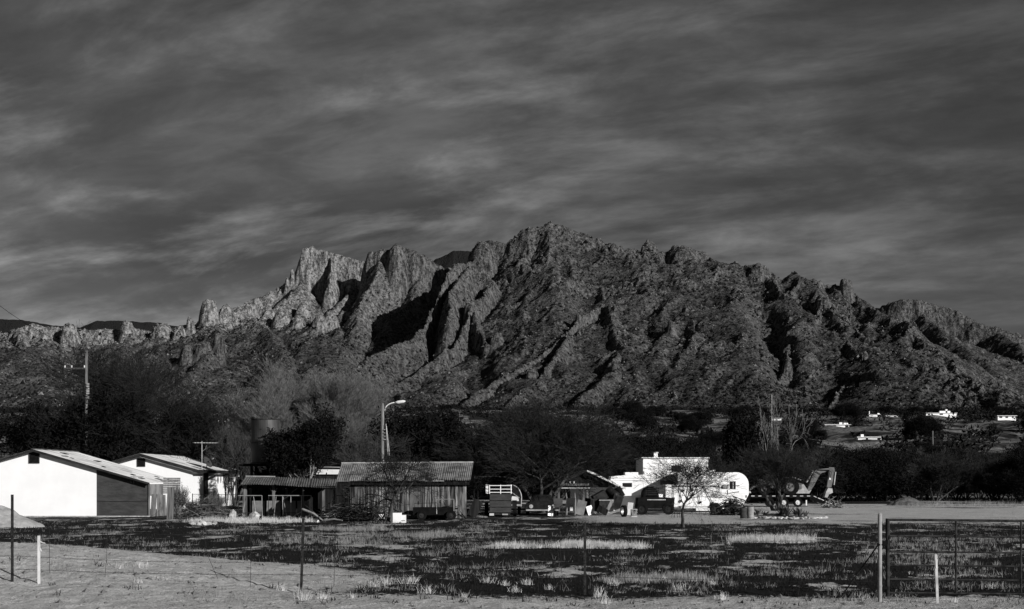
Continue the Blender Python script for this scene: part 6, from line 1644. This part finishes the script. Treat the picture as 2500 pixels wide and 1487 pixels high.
# ---- wire fence
def wire_fence():
    D0 = 24.3
    t = empty('wire_fence', (0, D0, 0), 0, 'sparse barbed wire fence on thin steel posts across the foreground', 'fence')
    posts = []
    for (px, pb, pt, r) in ((30, 1462, 1242, .026), (735, 1457, 1270, .022), (1428, 1452, 1268, .022)):
        s = (pb - HOR) / EYE; d = FPX / s; x = X(px, d); h = (pb - pt) / s
        z0 = gz(x, d); ln = 0.05 if px == 735 else 0.0
        m = MB(); m.box((0, 0, h / 2), (0.045, 0.012, h)); m.box((0, 0.018, h / 2), (0.010, 0.026, h))
        for k in range(int(h / 0.06)): m.box((0, -0.009, 0.15 + k * 0.055), (0.016, 0.008, 0.02))
        o = m.build('post', M['rust'], t); o.location = (x, d - D0, z0 - 0.05); o.rotation_euler = (0, -ln * -0.6, 0)
        posts.append(Vector((x, d - D0, z0 + 0.0)))
    m = MB(); s = (1470 - HOR) / EYE; d = FPX / s; x = X(2148, d); h = (1470 - 1258) / s
    m.tube([(0, 0, -0.1), (0, 0, h)], 0.034, 12); m.tube([(0, 0, h), (0, 0, h + 0.03)], [0.038, 0.02], 12)
    for zz_ in (0.25, 0.62, 1.0, 1.3): m.tube([(0, 0, zz_), (0, 0, zz_ + 0.02)], 0.038, 12)
    o = m.build('end_post', M['concrete'], t); o.location = (x, d - D0, gz(x, d)); posts.append(Vector((x, d - D0, gz(x, d))))
    s3 = (1466 - HOR) / EYE; db = FPX / s3; xb = X(2062, db)
    MB().tube([(xb, db - D0 + 0.3, 0.02), (x - 0.02, d - D0, h - 0.47)], 0.012, 6).build('brace', M['rust'], t)
    tie = MB()
    for k in range(3): tie.tube([(x - 0.06, d - D0 - 0.04, h - 0.5 + k * 0.02), (x + 0.1, d - D0 + 0.0, h - 0.46 - k * 0.02), (x + 0.16, d - D0 + 0.02, h - 0.36 + k * .02)], 0.009, 5)
    tie.build('chain_tie', M['black'], t)
    pp = [posts[0] + Vector((-4.8, 0.1, 0.2))] + posts
    for zw, sg in ((0.33, 0.03), (0.55, 0.05), (0.78, 0.04), (1.02, 0.06)):
        m = MB(); pts = []
        for a, b in zip(pp[:-1], pp[1:]):
            for k in range(8):
                f = k / 8; p = a.lerp(b, f); pts.append((p.x, p.y - 0.02, p.z * 0.6 + zw - sg * math.sin(math.pi * f)))
        pts.append((pp[-1].x, pp[-1].y - 0.02, pp[-1].z + zw))
        m.tube(pts, 0.0028, 4)
        for k in range(0, len(pts) - 1):
            a, b = Vector(pts[k]), Vector(pts[k + 1])
            for j in range(5): q = a.lerp(b, j / 5); m.tube([q + Vector((-.012, 0, -.014)), q + Vector((.012, 0, .014))], 0.0025, 3)
        m.build('barbed_wire', M['rust'], t)
    for (px, y0, y1, ln) in ((121, 1290, 1432, 0), (262, 1290, 1430, -0.04), (497, 1300, 1415, 0.25), (612, 1285, 1445, 0), (818, 1280, 1440, -0.02), (951, 1285, 1420, -0.02), (1367, 1290, 1400, 0.03), (1209, 1330, 1430, 0), (1703, 1300, 1430, 0.02), (1892, 1300, 1435, -0.10), (2087, 1360, 1450, -0.02)):
        d = 24.5; s = FPX / d; x = X(px, d); zt, zb_ = Z(y0, d), Z(y1, d)
        MB().tube([(x, 0.2, zt), (x + ln * 0.3, 0.2, (zt + zb_) / 2), (x + ln, 0.2, max(zb_, gz(x, d)))], 0.0035, 4).build('wire_stay', M['rust'], t)
wire_fence()
def gate():
    s = (1461 - HOR) / EYE; d = FPX / s; x0 = X(2167, d); x1 = X(2740, d)
    t = empty('pipe_gate', (x0, d, 0), 0, 'wide dark tubular steel gate at the right edge beside the pale post', 'gate')
    W = x1 - x0
    top = lambda x: Z(1269, d) - 0.012 * x
    MB().tube([(0, 0, 0.03), (0, 0, Z(1266, d) + 0.0)], 0.036, 12).build('hinge_stile', M['rust'], t)
    for i, py in enumerate((1269, 1308, 1347, 1380, 1414, 1447)):
        z = Z(py, d); MB().tube([(0.03, 0, z), (W, 0, z - 0.035)], 0.022 if i == 0 else 0.016, 8).build('rail', M['rust'], t)
    for px in (2333, 2492, 2640): MB().tube([(X(px, d) - x0, -0.012, Z(1447, d)), (X(px, d) - x0, -0.012, Z(1271, d))], 0.018, 8).build('upright', M['rust'], t)
    MB().tube([(W, 0, 0.05), (W, 0, Z(1272, d))], 0.03, 10).build('latch_stile', M['rust'], t)
    MB().box((-0.04, -0.02, Z(1325, d)), (0.08, 0.03, 0.05)).build('hinge', M['black'], t); MB().box((-0.04, -0.02, Z(1435, d)), (0.08, 0.03, 0.05)).build('hinge', M['black'], t)
gate()
for (px, pb, pt, lean, lab) in ((95, 1463, 1347, 0.0, 'white wooden survey stake with ribbon at the left foreground'), (2289, 1473, 1353, 0.035, 'white wooden survey stake leaning slightly in front of the gate')):
    s = (pb - HOR) / EYE; d = FPX / s; x = X(px, d); h = (pb - pt) / s
    t = empty('survey_stake', (x, d, gz(x, d)), 0, lab, 'survey stake', 'survey stakes')
    MB().box((-lean * h / 2, 0, h / 2 - 0.04), (0.042, 0.02, h + 0.08), Matrix.Rotation(-lean, 3, 'Y')).build('stake', M['straw'] if px > 1000 else M['white_trim'], t)
    m = MB()
    if px < 1000: m.add([(0.02, -0.012, h * 0.9), (0.12, -0.02, h * 0.83), (0.2, -0.03, h * 0.72), (0.17, -0.03, h * 0.76), (0.1, -0.02, h * 0.86), (0.02, -0.012, h * 0.86)], [(0, 1, 2, 3, 4, 5)]); m.add([(0.02, -0.014, h * 0.78), (0.06, -0.02, h * 0.68), (0.05, -0.02, h * 0.67), (0.015, -0.014, h * 0.7)], [(0, 1, 2, 3)])
    else: m.add([(-0.03, -0.013, h * 0.9), (0.0, -0.013, h * 0.9), (-0.01, -0.02, h * 0.72), (-0.035, -0.02, h * 0.72)], [(0, 1, 2, 3)])
    m.build('ribbon', M['white_trim'], t)

# dry shrubs by the lean-to
S_, tp_ = grow_tree(301, levels=3, trunks=7, height=1.6, width=1.6, r0=0.02, kids=(5, 6, 6), lean=28, up=0.1, rmin=0.005, first=0.2, l0=0.4)
put_tree(tree_meshes('s', S_, tp_, split=1, leaf='straw_dull', leaf_size=0.03, leaf_per=2, leaf_spread=0.05, twig='twig_mid'), X(436, 71.5), 71.5, 'grey feathery shrub rising right of the thick square post', 'shrub', None, 'shrub', 0, (0.55, 0.55, 1.0))
put_tree(tree_meshes('s', S_, tp_, split=1, twig='twig_mid'), X(468, 72.5), 72.5, 'bare wiry shrub between the square post and dead branches', 'shrub', None, 'shrub', 1.0, 0.6)
put_tree(tree_meshes('s', S_, tp_, split=1, twig='twig_pale'), X(525, 73), 73, 'pale bare shrub before the ranch house porch posts', 'shrub', None, 'shrub', 2.2, 0.75)
# far track on the left rise
def track():
    xs_ = np.linspace(-190, 75, 40); V, F = [], []
    for i, px in enumerate(xs_):
        for q in (318, 352):
            x = X(px, q); V.append((x, q, Gs(x, q) + 0.25))
        if i: F.append((2 * i - 2, 2 * i, 2 * i + 1, 2 * i - 1))
    tag(link_mesh('dirt_road', np_mesh('dirt_road', np.array(V), np.array(F)), M['soil_pale']), kind='structure')
track()
# ================================================================ grass and weeds
M['straw_mid'] = surface('tuft_straw', 0.34, 0.66, (6, 6, 6), 0.85, bmp=0)
def blades(name, pts, hts, nb, spread, lean, width, mat, seed, parent=None, loc=None):
    """tufts of tapering blades at pts (x, y, z)"""
    rs = np.random.RandomState(seed)
    P = np.repeat(np.asarray(pts, dtype=float), nb, 0); H_ = np.repeat(np.asarray(hts, dtype=float), nb) * rs.uniform(0.45, 1.1, len(pts) * nb)
    n = len(P)
    sp = spread * np.repeat(np.asarray(hts), nb)[:, None]
    P = P + np.concatenate([rs.normal(0, 1, (n, 2)) * sp, np.zeros((n, 1))], 1)
    a = rs.uniform(0, 2 * np.pi, n); ln = np.abs(rs.normal(0, lean, n))
    dr = np.stack([np.cos(a), np.sin(a), 0 * a], 1)
    b = rs.uniform(0, np.pi, n) ; side = np.stack([np.cos(b), np.sin(b) * 0.5, 0 * b], 1) * (width * rs.uniform(0.6, 1.4, n))[:, None]
    mid = P + dr * (ln * H_ * 0.35)[:, None] + np.stack([0 * a, 0 * a, H_ * 0.6], 1)
    tip = P + dr * (ln * H_)[:, None] + np.stack([0 * a, 0 * a, H_ * (1 - 0.25 * np.clip(ln, 0, 1.5))], 1)
    V = np.stack([P - side, P + side, mid + side * 0.7, tip, mid - side * 0.7], 1).reshape(-1, 3)
    i = (np.arange(n) * 5)[:, None]
    me = bpy.data.meshes.new(name)
    F4 = np.concatenate([i, i + 1, i + 2, i + 4], 1); F3 = np.concatenate([i + 4, i + 2, i + 3, i + 3], 1)
    me = np_mesh(name, V, np.concatenate([np.concatenate([i, i + 1, i + 2], 1), np.concatenate([i, i + 2, i + 4], 1), np.concatenate([i + 4, i + 2, i + 3], 1)]), False)
    o = link_mesh(name, me, M[mat], parent)
    return o
def ground_z(P): return near_height(P[:, 0], P[:, 1]) + G(P[:, 0], P[:, 1])
def scatter(n, d0, d1, px0, px1, seed, want, power=1.0):
    """points on the field, kept with probability want(x, d)"""
    rs = np.random.RandomState(seed); out = []; tot = 0
    while tot < n:
        m_ = n * 3
        d = d0 + (d1 - d0) * rs.rand(m_) ** power
        px = rs.uniform(px0, px1, m_); x = (px - CX) / FPX * d
        k = rs.rand(m_) < want(x, d); out.append(np.stack([x[k], d[k]], 1)); tot += int(k.sum())
    P = np.concatenate(out)[:n]
    return np.concatenate([P, ground_z(P)[:, None] - 0.01], 1)
pat = lambda x, d: cover_and_shade(x, d)
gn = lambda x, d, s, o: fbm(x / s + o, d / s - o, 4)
# dark weeds where the ground is coloured dark
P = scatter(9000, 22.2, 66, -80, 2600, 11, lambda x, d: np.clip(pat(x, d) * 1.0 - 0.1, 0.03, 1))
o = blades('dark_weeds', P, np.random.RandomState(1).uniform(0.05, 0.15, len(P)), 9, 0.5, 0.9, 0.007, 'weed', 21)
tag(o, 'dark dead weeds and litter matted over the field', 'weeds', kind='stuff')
# short dull grass over the field
P = scatter(5200, 22.2, 68, -80, 2600, 12, lambda x, d: np.clip(sstep(0.1, 0.6, gn(x, d, 2.4, 40)) * np.clip(0.15 + pat(x, d), 0, 1), 0.01, 1))
o = blades('dry_grass', P, np.random.RandomState(2).gamma(2.2, 0.035, len(P)) + 0.03, 9, 0.6, 0.9, 0.0035, 'straw_dull', 22)
tag(o, 'thin dry grass scattered in patches over the dark field', 'grass', kind='stuff')
def field_grass(name, px0, px1, d0, d1, n, h, seed, label, mat='straw', nb=14):
    P = scatter(n, d0, d1, px0, px1, seed, lambda x, d: np.clip(sstep(-0.3, 0.35, gn(x, d, 1.6, seed) + 0.15) * sstep(1.05, 0.25, ((x / d * FPX + CX - (px0 + px1) / 2) / ((px1 - px0) / 2)) ** 2 + ((d - (d0 + d1) / 2) / ((d1 - d0) / 2) + 0.5 * gn(x, d, 2.5, seed + 3)) ** 2), 0.004, 1))
    o = blades(name, P, np.random.RandomState(seed).uniform(h * 0.3, h * 1.1, len(P)), nb, 0.3, 0.45, 0.0045, mat, seed)
    tag(o, label, 'grass', kind='stuff')
field_grass('grass_strip', 1170, 1600, 40.3, 43.2, 620, 0.26, 31, 'long bright strip of tall dry grass across the middle of the field')
field_grass('grass_strip', 1770, 2000, 43.5, 47.0, 430, 0.32, 32, 'bright island of tall dry grass right of the long strip')
field_grass('grass_strip', 430, 780, 64, 69, 700, 0.30, 33, 'pale tall grass belt before the shelter and dead branches', 'straw_mid')
field_grass('grass_strip', 930, 1130, 47, 52, 240, 0.28, 34, 'loose pale grass patch left of the long bright strip', 'straw_dull')
field_grass('grass_strip', 740, 1000, 54, 58, 240, 0.25, 35, 'thin pale grass patch before the leaning tree', 'straw_dull')
field_grass('grass_strip', 1440, 1790, 26.6, 29.0, 330, 0.20, 36, 'pale grass fringe right of the middle steel post', 'straw_dull')
field_grass('grass_strip', 2040, 2540, 27, 50, 300, 0.20, 37, 'sparse grass tufts seen through the gate bars', 'straw_dull')
field_grass('grass_strip', 640, 1000, 42, 52, 300, 0.22, 38, 'dull grass streaks in the left middle of the field', 'straw_dull')
field_grass('yard_grass', 2150, 2600, 100, 116, 260, 0.5, 39, 'pale scrubby grass along the far edge of the yard at the right', 'straw_dull')
# single tufts of the foreground, each its own plant
rt = random.Random(77)
tuft_spots = [(290, 1443, .16), (340, 1440, .22), (336, 1458, .14), (740, 1470, .26), (785, 1468, .2), (915, 1446, .24), (940, 1437, .23), (990, 1436, .26), (1010, 1430, .2), (1042, 1457, .2), (1135, 1462, .12),
              (1190, 1430, .22), (1230, 1434, .15), (1258, 1448, .18), (1285, 1430, .18), (1460, 1455, .24), (1475, 1470, .22), (1340, 1440, .14), (1500, 1430, .2), (1620, 1422, .2), (1660, 1440, .22), (1735, 1428, .2), (1764, 1466, .17), (690, 1455, .16), (860, 1466, .13), (2330, 1470, .12), (2110, 1468, .14), (2420, 1440, .15)]
for i, (px, py, h) in enumerate(tuft_spots):
    d = D(py); x = X(px, d)
    o = blades('grass_tuft', [(0, 0, 0)] * 5, [h * 0.92] * 5, 11, 0.32, 0.95, 0.0036, 'straw_mid', 300 + i)
    o.location = (x, d, gz(x, d) - 0.01)
    where = 'on the dirt berm' if px < 400 else 'by the leaning steel post' if px < 880 else 'between the steel posts' if px < 1200 else 'left of the straight steel post' if px < 1428 else 'right of the straight steel post' if px < 1700 else 'left of the pale gate post' if px < 2147 else 'behind the gate'
    tag(o, '%s dry grass tuft %s, %s tuft from the left' % ('tall' if h > .21 else 'low' if h < .16 else 'spiky', where, ordinal(sorted(tuft_spots).index((px, py, h)) + 1)), 'grass tuft', 'foreground grass tufts')
# clods and pebbles
P = scatter(2600, 21.5, 32, -80, 2600, 13, lambda x, d: np.clip(1.05 - pat(x, d), 0, 1), 1.3)
rs = np.random.RandomState(4); V, F = [], []
oc = np.array([[1, 0, 0], [-1, 0, 0], [0, 1, 0], [0, -1, 0], [0, 0, 1], [0, 0, -1]], float); of = np.array([[0, 2, 4], [2, 1, 4], [1, 3, 4], [3, 0, 4], [2, 0, 5], [1, 2, 5], [3, 1, 5], [0, 3, 5]])
sz = rs.exponential(0.014, len(P)) + 0.006
V = (P[:, None, :] + oc[None] * sz[:, None, None] * rs.uniform(0.6, 1.3, (len(P), 6, 1)) * [1.2, 1.2, 0.7]).reshape(-1, 3)
F = (of[None] + (np.arange(len(P)) * 6)[:, None, None]).reshape(-1, 3)
tag(link_mesh('pebbles', np_mesh('pebbles', V, F), M['ply']), 'small clods and pebbles over the pale dirt', 'pebbles', kind='stuff')
